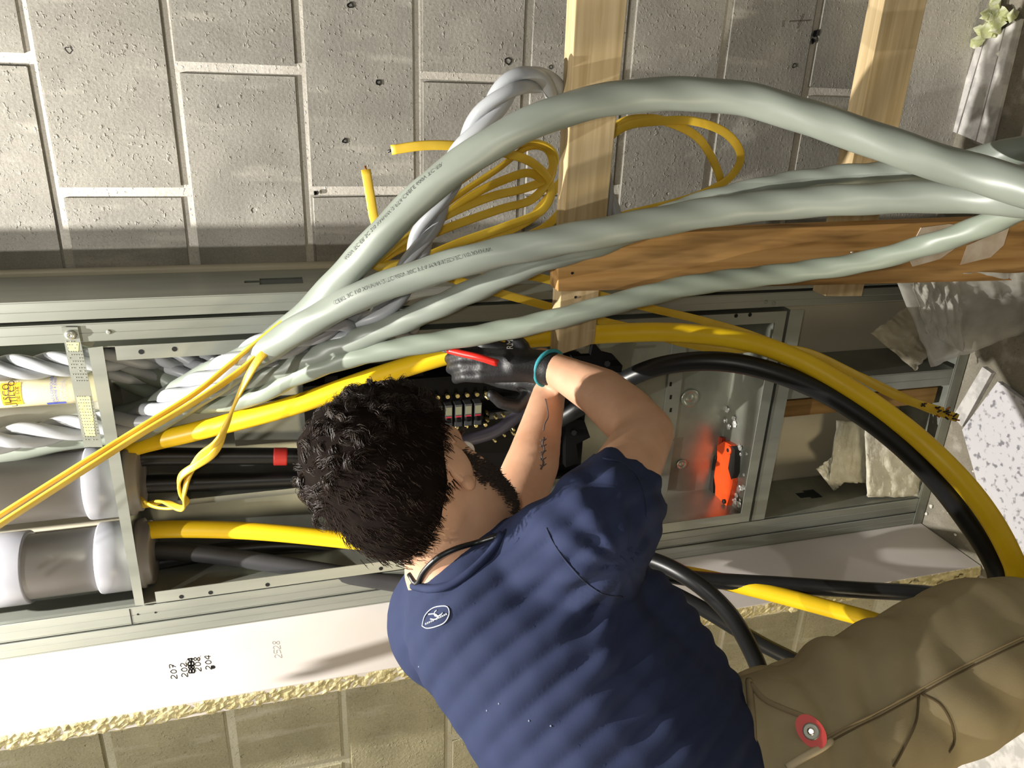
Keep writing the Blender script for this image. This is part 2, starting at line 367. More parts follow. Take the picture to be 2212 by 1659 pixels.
# pencilled circuit numbers on the drywall
M_INK = mat('marker_ink', '#0d0d12', .6); M_PENCIL = mat('pencil', '#a9a5a4', .8)
def on_return(px, py): return PX(px, py, -1.01195)
def strokes(name, lst, w, m):
    vs = []; fs = []
    for pts in lst:
        q, L = spline([(a, b, 0) for a, b in pts], len(pts) * 5); T = np.gradient(q, axis=0); T /= np.linalg.norm(T, axis=1)[:, None] + 1e-9; b0 = len(vs)
        for (x, y, _), t in zip(q, T): vs += [on_return(x - t[1]*w, y + t[0]*w), on_return(x + t[1]*w, y - t[0]*w)]
        for i in range(len(q)-1): fs.append((b0+2*i, b0+2*i+1, b0+2*i+3, b0+2*i+2))
    return mesh(name, vs, fs, m, wall_return)
def digit(ch, x, y, h, w):
    """handwriting that reads towards the top of the photograph: glyph up = image left, advance = image up"""
    G = {'2': [[(0, .8), (.3, 1), (.8, .85), (.7, .5), (0, 0), (1, .05)]], '0': [[(.5, 1), (.1, .6), (.3, .05), (.8, .1), (.95, .6), (.5, 1)]],
         '1': [[(.2, .8), (.5, 1), (.5, 0)]], '7': [[(0, 1), (1, 1), (.4, 0)], [(.2, .5), (.9, .5)]], '5': [[(1, 1), (.1, 1), (.1, .6), (.8, .6), (.9, .2), (0, 0)]],
         '8': [[(.5, .5), (.1, .8), (.5, 1), (.9, .8), (.5, .5), (.05, .2), (.5, 0), (.95, .2), (.5, .5)]], '4': [[(.7, 0), (.7, 1), (0, .35), (1, .35)]],
         'B': [[(0, 0), (0, 1), (.8, .9), (.7, .55), (0, .5)], [(0, .5), (.9, .4), (.8, .05), (0, 0)]], 'x': [[(0, 0), (1, 1)], [(0, 1), (1, 0)]]}
    return [[(x - b*h, y - a*w) for a, b in st] for st in G[ch]]
ink = []
for word, x, y in (('207', 382, 1466), ('202', 405, 1462), ('208', 434, 1450), ('204', 457, 1446)):
    for i, ch in enumerate(word): ink += digit(ch, x - i*1.2, y - i*11, 13, 8.5)
strokes('written_numbers', ink, .8, M_INK)
ink = []
for i, ch in enumerate('B8B4'): ink += digit(ch, 420 - i*.8, 1453 - i*8, 12, 8)
strokes('written_numbers', ink, 1.5, M_INK)
strokes('written_numbers', [[(398, 1437), (401, 1430), (404, 1425)], [(428, 1430), (429, 1424), (433, 1416)], [(370, 1440), (374, 1436)]], .5, M_PENCIL)
pen = []
for i, ch in enumerate('2528'): pen += digit(ch, 608 + i*(-1.5), 1421 - i*9.5, 15, 8)
strokes('written_numbers', pen, .55, M_PENCIL)
mesh('ink_dot', [on_return(460 + 5*math.cos(a), 1441 + 4*math.sin(a)) for a in np.linspace(0, 2*math.pi, 14)[:-1]], [tuple(range(13))], M_INK, wall_return)

# ---------------------------------------------------------------- steel framing (one screwed assembly)
frame = thing('steel_stud_frame', 'galvanised steel stud framing standing around the open electrical cabinet', 'stud frame', (-.68, FR_Y, 0))
def sheet_grid(name, xs, zs, skip, at, m, parent, th, nrm):
    """flat sheet in a (u, z) grid with cells left out as holes; at(u, z) -> world; th along nrm"""
    vs = []; fs = []; nx = len(xs); nz = len(zs); n = nx*nz; d = Vector(nrm)*th
    for layer in (0, 1):
        for z in zs:
            for x in xs: vs.append(at(x, z) + d*layer)
    for j in range(nz-1):
        for i in range(nx-1):
            if (i, j) in skip: continue
            a = j*nx+i; q = (a, a+1, a+nx+1, a+nx); fs.append(q); fs.append(tuple(n+k for k in q[::-1]))
    # closing walls of the outline and of the holes
    cells = {(i, j) for j in range(nz-1) for i in range(nx-1)} - set(skip)
    for (i, j) in cells:
        a = j*nx+i
        for (di, dj, e) in ((-1, 0, (a+nx, a)), (1, 0, (a+1, a+nx+1)), (0, -1, (a, a+1)), (0, 1, (a+nx+1, a+nx))):
            if (i+di, j+dj) not in cells: fs.append((e[1], e[0], n+e[0], n+e[1]))
    return mesh(name, vs, fs, m, parent)
def stud(xw, xf, z0, z1, holes=(), y0=FR_Y, y1=NB_Y - .001, m=M_GALV):
    """C stud: web at x = xw, front and back flanges reaching to x = xf"""
    s = 1 if xf > xw else -1; t = .0014
    st = thing_part = bpy.data.objects.new('stud', None); COL.objects.link(st); st.parent = frame; st.location = Vector(((xw+xf)/2, y0, z0)) - wpos(frame); st.empty_display_size = .03
    yh = (y0+y1)/2; ys = [y0, yh-.022, yh-.008, yh+.008, yh+.022, y1]; zs = [z0]; skip = []
    for h in sorted(holes): zs += [h-.042, h+.03, h+.055]
    zs.append(z1)
    for k, h in enumerate(sorted(holes)):
        j = 1 + 3*k; skip += [(1, j), (2, j), (3, j), (2, j+1)]
    sheet_grid('web', ys, zs, skip, lambda u, z: Vector((xw, u, z)), m, st, t, (s, 0, 0))
    xa, xb = min(xw + s*t, xf), max(xw + s*t, xf)
    for yy in (y0, y1 - t):
        # flange with two pressed grooves
        w = xb - xa; prof = [(0, .0008), (.04, 0), (.47, 0), (.5, .0005), (.53, 0), (.96, 0), (1, .0008)]; sg = 1 if yy == y0 else -1
        vs = []; fs = []
        for z in (z0, z1):
            for (u, d) in prof: vs.append((xa + w*u, yy + (t if sg < 0 else 0) + sg*d, z))
            for (u, d) in prof[::-1]: vs.append((xa + w*u, yy + (0 if sg < 0 else t) + sg*d, z))
        n = len(prof)*2
        for k in range(n): fs.append((k, (k+1) % n, n+(k+1) % n, n+k))
        fs.append(tuple(range(n))); fs.append(tuple(range(n, 2*n))[::-1])
        mesh('flange', vs, fs, m, st)
        lip = xf - s*t
        box('lip', (min(xf, lip), yy + (t if sg > 0 else -.010), z0), (max(xf, lip), yy + (.0105 if sg > 0 else 0), z1), m, st)
    return st
kz = PX(600, 607, -.359).z
stud(-.359, -.3905, 0.0, 2.64, (kz, kz + .61, kz - .61))
stud(-.3965, -.4270, 0.0, 2.64, (kz,))
hz = PX(1745, 1070, -.94).z
stud(-.9750, -.9385, 0.0, 2.64, (1.0,))
stud(-1.0110, -.9795, 0.0, 2.64)
# the inner face of the left stud seen below the cabinet has its own knock-out
def inner_plate():
    ys = [FR_Y + .004, 1.345, 1.352, 1.376, 1.384, NB_Y - .004]; zs = [.035, hz-.026, hz+.006, hz+.032, .475]
    return sheet_grid('stud_liner', ys, zs, [(1, 1), (2, 1), (3, 1), (2, 2)], lambda u, z: Vector((-.9362, u, z)), M_GALV2, frame, .0012, (1, 0, 0))
inner_plate()
# short stud inside the lower bay with a nailed wood strip beside it
stud(-.597, -.637, .03, .475, m=M_GALV2)
M_STRIP = wood('spruce_strip', '#a5814a', '#8a6738', 2)
box('wood_strip', (-.70, 1.33, .02), (-.660, 1.372, .475), M_STRIP, frame, .001)
# tracks
def track(z0, z1, x0=-.9345, x1=-.4345, up=True):
    t = .0015
    box('track', (x0, FR_Y - .0015, z0), (x1, FR_Y - .0002, z1), M_GALV, frame)
    zz = z0 if not up else z1
    box('track_web', (x0, FR_Y, zz - t), (x1, NB_Y - .002, zz), M_GALV, frame)
track(.470, .503)
track(.003, .034, -.9345, -.4345, False)
box('floor_track', (-1.0115, FR_Y - .0022, .003), (-.359, FR_Y - .0008, .030), M_GALV2, frame)
# dimpled stud off-cut screwed across above the cabinet
def cross_piece():
    a, b, c, d = P(133, 706, 1.2885), P(168, 706, 1.2885), P(222, 965, 1.2885), P(182, 965, 1.2885)
    t = Vector((0, -.0014, 0)); o = hexa('cross_strap', [a, b, c, d, a+t, b+t, c+t, d+t], M_GALV, frame)
    rnd = random.Random(5)
    bm = bmesh.new()
    for i in range(34):
        for k in range(6):
            u = (k + .5)/6*.86 + .07; v = i/34
            if rnd.random() < .25 or .42 < v < .55: continue
            q = (a.lerp(d, .06 + v*.9)).lerp(b.lerp(c, .06 + v*.9), u) + t
            ret = bmesh.ops.create_icosphere(bm, subdivisions=1, radius=.0011)
            for vv in ret['verts']: vv.co += q
    o = bm_obj('dimples', bm, M_GALV, frame); o['kind'] = 'stuff'
    s = a.lerp(b, .45).lerp(d.lerp(c, .45), .06) + t
    lathe('pan_head_screw', s, s + Vector((0, -.006, 0)), [(0, .0075), (.002, .0078), (.0038, .006), (.0042, .002), (.0036, .0015)], M_BRASS, frame, 16)
    M_TAPE = mat('yellow_residue', '#cfc98a', .5, .2, noise=(120, .4, .6), col2='#aeb29b')
    for (v0, v1) in ((.12, .19), (.56, .9)):
        q = [a.lerp(d, v0).lerp(b.lerp(c, v0), .1), a.lerp(d, v0).lerp(b.lerp(c, v0), .9), a.lerp(d, v1).lerp(b.lerp(c, v1), .75), a.lerp(d, v1).lerp(b.lerp(c, v1), .2)]
        t2 = t*1.25; hexa('yellow_crayon_mark', [x + t for x in q] + [x + t2 for x in q], M_TAPE, frame)
cross_piece()
for (px, py) in ((235, 717), (1655, 652), (1672, 655)):
    s = P(px, py, FR_Y); lathe('screw', s + Vector((0, .0005, 0)), s + Vector((0, -.004, 0)), [(0, .004), (.0015, .0038), (.0025, .002)], M_GALV2, frame, 10)
for (px, py) in ((298, 1327), (336, 1323)):
    s = P(px, py, FR_Y); cyl('drilled_hole', s + Vector((0, .001, 0)), s + Vector((0, -.0004, 0)), .002, M_BLACKHOLE, frame, 10)
strk = [P(280, 1316, FR_Y - .0006), P(285, 1350, FR_Y - .0006)]
box('pencil_line', (strk[1].x, FR_Y - .0007, strk[0].z - .001), (strk[0].x, FR_Y - .0003, strk[0].z + .001), M_INK, frame)

# ---------------------------------------------------------------- electrical cabinet
BX0, BX1, BZ0, BZ1, BY1 = -.9335, -.4355, .512, 1.786, 1.438
cab = thing('electrical_cabinet', 'open galvanised steel electrical cabinet set between the studs', 'electrical cabinet', ((BX0+BX1)/2, FR_Y, BZ0))
t = .0016
box('back_panel', (BX0, BY1 - t, BZ0), (BX1, BY1, BZ1), M_BOX, cab)
box('side_panel', (BX1 - t, FR_Y - .002, BZ0), (BX1, BY1 - t, BZ1), M_BOX, cab)
box('side_panel', (BX0, FR_Y - .002, BZ0), (BX0 + t, BY1 - t, BZ1), M_BOX, cab)
box('bottom_panel', (BX0 + t, FR_Y - .002, BZ0), (BX1 - t, BY1 - t, BZ0 + t), M_BOX, cab)
box('top_panel', (BX0 + t, FR_Y - .002, BZ1 - t), (BX1 - t, BY1 - t, BZ1), M_BOX, cab)
LW = .024; fy = FR_Y - .0035
box('front_lip', (BX1 - LW, fy, BZ0 + LW), (BX1, fy + .0015, BZ1 - .033), M_GALV, cab)
box('front_lip', (BX0, fy, BZ0 + LW), (BX0 + LW, fy + .0015, BZ1 - .033), M_GALV, cab)
box('front_lip', (BX0, fy, BZ0), (BX1, fy + .0015, BZ0 + LW), M_GALV, cab)
hexa('front_lip', [P(190, 752, fy), P(222, 748, fy), P(312, 1308, fy), P(292, 1308, fy), P(190, 752, fy+.0015), P(222, 748, fy+.0015), P(312, 1308, fy+.0015), P(292, 1308, fy+.0015)], M_GALV, cab)
for (px, py) in ((305, 760), (377, 754), (1390, 704), (392, 1289), (455, 1280), (578, 1263), (823, 1228), (1590, 682), (1620, 680)):
    s = P(px, py, fy); cyl('lip_hole', s + Vector((0, .001, 0)), s + Vector((0, -.0004, 0)), .0042, M_BLACKHOLE, cab, 12)
# long galvanised rails inside, right hand side
for (xa, xb, ya, m) in ((-.492, -.476, 1.37, M_GALV), (-.516, -.500, 1.395, M_GALV2), (-.468, -.462, 1.34, M_GALV2)):
    box('inner_rail', (xa, ya, BZ0 + .09), (xb, BY1 - .002, BZ1 - .02), m, cab, .001)
# perforated strip and knock-outs on the lower back panel
a, b = P(1440, 810, 1.43), P(1462, 905, 1.43)
o = box('slotted_strip', (P(1438, 960, 1.43).x, 1.431, P(1470, 850, 1.43).z), (P(1438, 740, 1.43).x, 1.4355, P(1440, 850, 1.43).z), M_GALV, cab)
for py in (830, 858, 886):
    q = P(1449, py, 1.4305); box('strip_slot', (q.x - .005, 1.4303, q.z - .0025), (q.x + .005, 1.4312, q.z + .0025), M_BLACKHOLE, cab)
for (px, py, r) in ((1490, 860, .022), (1472, 1003, .013)):
    c = P(px, py, 1.434)
    lathe('knockout', c + Vector((0, .003, 0)), c + Vector((0, -.01, 0)), [(0, r), (.004, r), (.0055, r*.93), (.0055, r*.72), (.0035, r*.66), (.0035, r*.4), (.005, r*.34), (.005, 0.0005)], M_BOX, cab, 28)
box('cross_rail', (P(1470, 1060, 1.42).x, 1.42, P(1455, 965, 1.42).z), (P(1470, 950, 1.42).x, 1.436, P(1435, 965, 1.42).z), M_GALV2, cab, .001)
box('edge_strip', (P(500, 1078, 1.40).x, 1.395, P(1200, 1045, 1.40).z), (P(500, 1066, 1.40).x, 1.436, P(385, 1085, 1.40).z), M_GALV, cab)
box('back_plate', (P(560, 960, 1.425).x, 1.425, P(1320, 880, 1.425).z), (P(560, 868, 1.425).x, 1.4355, P(500, 880, 1.425).z), M_GALV2, cab, .001)

# ---------------------------------------------------------------- lumber guardrail in front of the framing
M_SPR = wood('spruce_pale', '#cab58f', '#aa936a', 0); M_PINE = wood('pine_brown', '#c39a63', '#a47a45', 2, '#5a4022')
guard = thing('lumber_guardrail', 'rough lumber guardrail, two pale rails nailed behind a brown post', 'guardrail', (-.25, 1.15, 0))
def board_px(name, c4, Yf, th, m, bev=.0015, skew=0.0):
    """front face corners as pixels on plane Yf"""
    f = [P(x, y, Yf) for x, y in c4]; d = Vector((0, th, 0))
    o = hexa(name, f + [q + d for q in f], m, guard, bev); return o
RY = 1.15
def rail(c4, name='rail'): return board_px(name, c4, RY, .038, M_SPR)
def extend(a, b, k): return (a[0] + (a[0]-b[0])*k, a[1] + (a[1]-b[1])*k)
r1 = [(1244, 0), (1356, 0), (1284, 742), (1204, 768)]
rail([extend(r1[0], r1[3], 1.7), extend(r1[1], r1[2], 1.7), r1[2], r1[3]])
r2 = [(1911, 0), (2003, 0), (1862, 640), (1783, 640)]
rail([extend(r2[0], r2[3], 2.0), extend(r2[1], r2[2], 2.0), r2[2], r2[3]])
PYF = RY - .0385
f = [P(x, y, PYF) for x, y in ((1205, 512), (1205, 630), (2420, 600), (2420, 464))]
f[2] = f[1].lerp(f[2], (f[1].z - .002)/(f[1].z - f[2].z)); f[3] = f[0].lerp(f[3], (f[0].z - .002)/(f[0].z - f[3].z))
hexa('post', f + [q + Vector((0, .038, 0)) for q in f], M_PINE, guard, .0015)
for (px, py) in ((1243, 642), (1260, 545), (1840, 545), (1236, 590)):
    s = P(px, py, PYF if py < 635 else RY); cyl('nail_head', s + Vector((0, .002, 0)), s + Vector((0, -.0008, 0)), .0022, M_BLACKHOLE if px != 1840 else M_BRASS, guard, 10)
# ---------------------------------------------------------------- cables
M_GREY = mat('grey_pvc_jacket', '#868d84', .4, 0, noise=(7, .35, .7), col2='#787f76')
M_GREYD = mat('sage_grey_pvc_jacket', '#889184', .4, 0, noise=(5, .35, .7), col2='#7a8376')
M_WHITEJ = mat('pale_grey_jacket', '#a4a7ab', .4, 0, noise=(9, .3, .7), col2='#95989c')
M_YEL = mat('yellow_jacket', '#efc91c', .4, 0, noise=(12, .3, .7), col2='#e4ba14')
M_YEL2 = mat('yellow_flat_jacket', '#e2c040', .45, 0, noise=(20, .3, .7), col2='#cfa92a')
M_BLK = mat('black_jacket', '#191a1b', .38, 0, noise=(6, .3, .7), col2='#121314')
M_GBLK = mat('charcoal_jacket', '#3b3b3d', .5, 0, noise=(8, .3, .7), col2='#2c2c2e')
M_PRINT = mat('cable_print', '#5d615c', .6)
M_COPPER = mat('copper', '#b87333', .3, .9); M_RED = mat('red_tape', '#d83a34', .5)
def pts3(l): return [P(*q) for q in l]
def grey(name, l, r, m, label, lob=.05, pitch=.22, txt=None, lobes=3):
    c = thing(name, label, 'cable', P(*l[-1]), 'thick grey cables arching out of the cabinet')
    w = pts3(l); e = w[-1]; w = [Vector((w[0].x, w[0].y, 2.6))] + w + [e + (e - w[-2])*1.0, e + (e - w[-2])*1.9 + Vector((.02, 0, -.12)), Vector((e.x + .22, e.y - .22, .10)), Vector((e.x + .48, e.y - .26, r*1.2))]; cable('jacket', w, r, m, c, seg=18, step=.009, lobes=lobes, lobe_amp=lob, pitch=pitch)
    if txt:
        q, L = spline(w, 900); T, U, V = frames(q); s, x0, t1, ang = txt; t0 = min(range(100, 700), key=lambda i: abs(1106 + FPX*(Vector(q[i])-CAM).dot(IX)/(Vector(q[i])-CAM).dot(IZ) - x0) + abs(i-380)*.01)/899
        # print runs along the jacket, characters standing around the girth
        def fn(x, y):
            k = t0 + x / L; i = min(898, max(0, int(k * 899))); tocam = np.array(CAM) - q[i]; tocam -= T[i] * (tocam @ T[i]); tocam /= np.linalg.norm(tocam)
            side = np.cross(T[i], tocam); a = ang + y / r
            return Vector(q[i] + T[i] * (k * L - i / 899 * L) + (tocam * math.cos(a) + side * math.sin(a)) * r * (1.012 + lob))
        text_map('jacket_print', s, .0085, fn, M_PRINT, c, 'LEFT')
    return c
G1 = grey('power_cable', [(-90, 985, 1.38), (160, 942, 1.375), (300, 925, 1.36), (400, 868, 1.31), (520, 790, 1.245), (640, 700, 1.20), (720, 620, 1.165), (790, 545, 1.13), (930, 405, 1.09), (1080, 300, 1.06), (1230, 235, 1.045), (1400, 205, 1.03), (1600, 213, .99), (1800, 272, .91), (1980, 335, .83), (2120, 378, .77), (2300, 430, .68)],
     .0225, M_GREY, 'thickest grey cable, arching highest over the upper lumber rail', .03, .3, ('600V TC-ER 3C 2/0 XHHW-2 FT4 CABLE 600V TC-ER', 770, 0, -.75))
G2 = grey('power_cable', [(-90, 955, 1.39), (160, 918, 1.385), (310, 890, 1.35), (430, 822, 1.285), (560, 762, 1.21), (680, 690, 1.16), (800, 630, 1.12), (1000, 565, 1.07), (1180, 525, 1.045), (1350, 493, 1.03), (1540, 458, 1.01), (1750, 437, .96), (2000, 425, .87), (2150, 428, .80), (2320, 440, .70)],
     .0220, M_GREY, 'thick grey printed cable running just below the highest arch', .035, .28, ('CERT 3C 1/0 XHHW-2 TC 600V 90C FT4 MARKED 3C 1/0 XHHW', 740, 0, -.35))
G3 = grey('power_cable', [(-90, 800, 1.40), (160, 782, 1.395), (300, 800, 1.38), (430, 838, 1.33), (560, 812, 1.275), (680, 770, 1.235), (800, 722, 1.195), (880, 690, 1.17), (1000, 638, 1.135), (1160, 566, 1.10), (1300, 525, 1.09), (1480, 452, 1.085), (1650, 408, 1.04), (1800, 385, 1.0), (1960, 372, .94), (2090, 350, .88), (2212, 322, .82), (2320, 300, .76)],
     .0185, M_GREY, 'grey cable half hidden behind the printed one, crossing the arch at its foot', .06, .2)
G4 = grey('power_cable', [(-90, 765, 1.40), (160, 760, 1.40), (300, 835, 1.395), (420, 872, 1.35), (540, 858, 1.285), (640, 812, 1.245), (760, 772, 1.205), (900, 745, 1.165), (1030, 724, 1.13), (1180, 694, 1.09), (1330, 655, 1.065), (1500, 615, 1.05), (1700, 590, 1.03), (1860, 567, .98), (2000, 530, .92), (2110, 493, .86), (2212, 448, .80), (2320, 400, .73)],
     .0165, M_GREYD, 'thinner sage grey cable, lowest of the grey ones, passing in front of both rails', .05, .22)
# flat twisted pair looping up towards the upper rail
def twisted(name, l, r, n_str, pitch, m, label, off):
    c = thing(name, label, 'cable', P(*l[-1]), 'thick grey cables arching out of the cabinet'); w0 = pts3(l); w0 = [Vector((w0[0].x, w0[0].y, 2.6))] + w0; q, L = spline(w0, 330); T, U, V = frames(q); s = np.linspace(0, L, 330)
    for k in range(n_str):
        a = 2*math.pi*(s/pitch + k/n_str); w = q + U*(np.cos(a)*off)[:, None] + V*(np.sin(a)*off)[:, None]
        cable('strand', [tuple(x) for x in w[::3]], r, m, c, seg=12, step=.008)
    return c
twisted('twisted_cable', [(-90, 828, 1.385), (160, 805, 1.38), (330, 806, 1.37), (450, 800, 1.33), (560, 800, 1.28), (650, 778, 1.25), (740, 732, 1.225), (820, 680, 1.20), (870, 610, 1.185), (910, 520, 1.175), (955, 420, 1.165), (1010, 310, 1.155), (1060, 235, 1.15), (1110, 183, 1.15), (1160, 172, 1.17), (1215, 215, 1.215), (1262, 290, 1.235), (1300, 400, 1.245), (1330, 520, 1.24)],
     .0098, 3, .19, M_WHITEJ, 'pale twisted conductors looping up and dropping behind the upper rail', .0108)
twisted('twisted_cable', [(-90, 800, 1.345), (60, 792, 1.34), (170, 783, 1.34), (300, 770, 1.36), (440, 782, 1.355), (520, 785, 1.30), (600, 755, 1.255), (680, 715, 1.22), (740, 690, 1.215), (800, 700, 1.23), (900, 720, 1.262)],
     .0105, 3, .17, M_WHITEJ, 'pale twisted conductors nearest the cream bottle, entering the cabinet top', .0115)
twisted('twisted_cable', [(-90, 960, 1.33), (60, 940, 1.335), (170, 922, 1.345), (300, 905, 1.33), (400, 850, 1.27), (500, 790, 1.225), (590, 740, 1.21), (660, 715, 1.225), (740, 700, 1.262)],
     .0112, 3, .2, M_WHITEJ, 'pale twisted conductors wound around the foot of the highest arch', .0125)

YG = 'round yellow cables feeding the cabinet'
def ycab(l, r, m, label, name='round_cable', group=YG, cat='cable', **k):
    c = cable(name, pts3(l), r, m, None, seg=18, step=.010, **k); return tag(c, label, cat, group)
ycab([(266, 990, 1.385), (285, 966, 1.37), (430, 930, 1.33), (620, 880, 1.285), (800, 818, 1.25), (960, 768, 1.225), (1100, 735, 1.215), (1290, 722, 1.20), (1450, 718, 1.165), (1600, 735, 1.12), (1720, 775, 1.07), (1850, 848, 1.0), (1970, 935, .93), (2070, 1030, .86), (2140, 1120, .81), (2190, 1215, .77), (2230, 1330, .74), (2420, 1600, .66), (2900, 1900, .60)],
     .0172, M_YEL, 'yellow cable passing behind the gloved hand and sweeping down past the plaster dust board')
ycab([(302, 1160, 1.38), (340, 1144, 1.37), (540, 1147, 1.335), (780, 1170, 1.29), (1000, 1195, 1.25), (1250, 1212, 1.20), (1480, 1240, 1.14), (1640, 1275, 1.06), (1800, 1317, .98), (1900, 1345, .93), (2050, 1400, .86)],
     .0165, M_YEL, 'straight yellow cable emerging from the lower conduit and passing behind the blue shirt')
BG = 'black cables of the cabinet'
ycab([(1210, 905, 1.33), (1270, 868, 1.29), (1345, 823, 1.245), (1430, 790, 1.195), (1540, 780, 1.14), (1650, 798, 1.09), (1780, 848, 1.03), (1900, 925, .965), (2010, 1025, .90), (2090, 1125, .845), (2150, 1220, .80), (2190, 1330, .76), (2380, 1600, .67), (2850, 1900, .61)],
     .0178, M_BLK, 'glossy black cable bending in a wide arc below the yellow one', group=BG)
c = ycab([(284, 1004, 1.385), (310, 988, 1.387), (450, 986, 1.39), (640, 986, 1.385), (760, 990, 1.37), (900, 1000, 1.36)], .0165, M_BLK, 'black cable with a band of red tape beside the dark hair', group=BG)
q, L = spline(pts3([(592, 986, 1.387), (606, 986, 1.386), (620, 986, 1.386)]), 8)
me = cable('tape_band', [tuple(x) for x in q], .0172, M_RED, c, seg=18, step=.004)
ycab([(290, 1052, 1.40), (320, 1046, 1.402), (500, 1040, 1.405), (700, 1034, 1.40), (880, 1040, 1.37)], .0175, M_BLK, 'black cable next to the pale edge strip inside the cabinet', group=BG)
ycab([(312, 1198, 1.385), (350, 1190, 1.383), (440, 1196, 1.365), (560, 1213, 1.34), (720, 1238, 1.31), (880, 1264, 1.275), (1100, 1300, 1.22), (1300, 1330, 1.14)], .0172, M_GBLK, 'charcoal cable slanting from the lower conduit to the collar', group=BG)
ycab([(314, 1222, 1.40), (350, 1215, 1.405), (480, 1190, 1.405), (640, 1180, 1.40), (800, 1200, 1.39), (960, 1225, 1.37)], .0165, M_BLK, 'black cable lying deepest behind the straight yellow one', group=BG)
ycab([(1180, 1190, 1.20), (1330, 1215, 1.165), (1480, 1248, 1.12), (1700, 1264, 1.05), (1850, 1274, .99), (2010, 1284, .93), (2200, 1310, .86)], .0160, M_BLK, 'black cable running straight behind the trousers at thigh height', group=BG)
ycab([(1250, 1190, 1.17), (1390, 1205, 1.09), (1490, 1250, 1.01), (1570, 1320, .95), (1620, 1400, .91), (1650, 1480, .88), (1670, 1600, .86)], .0155, M_BLK, 'black cable curling down behind the shirt hem', group=BG)
ycab([(1250, 1220, 1.20), (1380, 1250, 1.14), (1500, 1305, 1.06), (1640, 1388, .98), (1760, 1450, .92), (1900, 1540, .86)], .0145, M_BLK, 'black cable slanting to the trouser waistband under the curled one', group=BG)
ycab([(850, 985, 1.325), (930, 962, 1.318), (985, 955, 1.312), (1060, 936, 1.308), (1110, 905, 1.31), (1160, 860, 1.32), (1210, 800, 1.34)], .0125, mat('plum_grey_jacket', '#3a3742', .5), 'dark grey cable lying across the breaker rows', group=BG)

RG = 'flat yellow cables'
def romex(l, label, flat=(.0074, .0028), up=None, tw=0.0):
    c = cable('flat_cable', pts3(l), 0, M_YEL2, None, seg=12, step=.008, flat=flat, up=up or (0, -1, .15), twist=tw)
    return tag(c, label, 'cable', RG)
romex([(845, 324, 1.24), (919, 314, 1.235), (1000, 316, 1.235), (1080, 328, 1.24), (1150, 352, 1.25), (1190, 400, 1.26), (1170, 455, 1.25), (1090, 490, 1.235), (990, 525, 1.225), (900, 562, 1.215), (830, 578, 1.21), (812, 566, 1.215), (870, 520, 1.23), (970, 462, 1.245), (1060, 425, 1.255), (1130, 408, 1.26), (1180, 385, 1.265), (1198, 340, 1.26), (1172, 312, 1.25), (1125, 312, 1.245), (1060, 346, 1.24), (1005, 386, 1.235), (930, 436, 1.23), (860, 500, 1.22), (800, 560, 1.21), (740, 612, 1.205), (680, 648, 1.20), (590, 712, 1.20), (500, 785, 1.195), (420, 850, 1.185), (300, 925, 1.17), (150, 1018, 1.15), (0, 1113, 1.13), (-90, 1170, 1.12), (-500, 1430, 1.06)],
      'flat yellow cable whose dark free end points away from the loose coil')
romex([(790, 366, 1.23), (800, 425, 1.225), (812, 483, 1.225), (845, 535, 1.23), (930, 490, 1.24), (1010, 428, 1.25), (1090, 388, 1.255), (1150, 375, 1.26), (1190, 420, 1.262), (1150, 470, 1.25), (1060, 515, 1.235), (960, 545, 1.225), (880, 568, 1.22), (825, 572, 1.225), (850, 545, 1.235), (960, 495, 1.245), (1080, 452, 1.255), (1150, 430, 1.26), (1192, 375, 1.262), (1185, 325, 1.26), (1140, 318, 1.255), (1075, 365, 1.25), (985, 425, 1.245), (905, 490, 1.235), (830, 555, 1.225), (760, 600, 1.21), (690, 660, 1.205), (600, 730, 1.20), (520, 800, 1.19), (430, 862, 1.175), (300, 940, 1.16), (150, 1036, 1.14), (0, 1133, 1.12), (-90, 1192, 1.11), (-500, 1452, 1.05)],
      'flat yellow cable whose pale free end stands up beside the coil')
romex([(700, 690, 1.235), (780, 668, 1.24), (870, 632, 1.24), (960, 598, 1.24), (1040, 582, 1.245), (1120, 592, 1.25), (1200, 608, 1.255), (1290, 636, 1.262), (1400, 665, 1.255), (1500, 688, 1.235), (1600, 716, 1.20), (1680, 745, 1.16), (1760, 775, 1.12), (1850, 810, 1.08), (1930, 848, 1.04), (2000, 880, 1.0), (2068, 903, .97)],
      'flat yellow cable slanting past the rail ends to a frayed tip over the floor')
romex([(880, 590, 1.22), (960, 598, 1.225), (1060, 628, 1.235), (1160, 655, 1.245), (1280, 688, 1.25), (1380, 712, 1.245), (1470, 740, 1.22), (1560, 755, 1.19), (1650, 752, 1.15), (1740, 760, 1.11), (1830, 800, 1.06), (1900, 838, 1.02), (1960, 865, .99), (2035, 888, .965)],
      'flat yellow cable crossing behind the grey ones to the second frayed tip')
romex([(1120, 520, 1.25), (1200, 470, 1.27), (1290, 330, 1.275), (1345, 276, 1.26), (1420, 262, 1.25), (1500, 262, 1.245), (1568, 288, 1.245), (1600, 335, 1.25), (1580, 380, 1.26), (1530, 412, 1.27), (1455, 438, 1.275), (1330, 470, 1.28), (1200, 520, 1.28), (1100, 545, 1.27), (1000, 560, 1.25)],
      'flat yellow cable making the wide outer loop right of the upper rail')
romex([(1150, 470, 1.255), (1240, 360, 1.27), (1330, 272, 1.265), (1400, 256, 1.258), (1460, 270, 1.255), (1510, 300, 1.258), (1543, 352, 1.265), (1558, 400, 1.275), (1550, 440, 1.285), (1535, 480, 1.29)],
      'flat yellow cable making the narrow inner loop right of the upper rail')
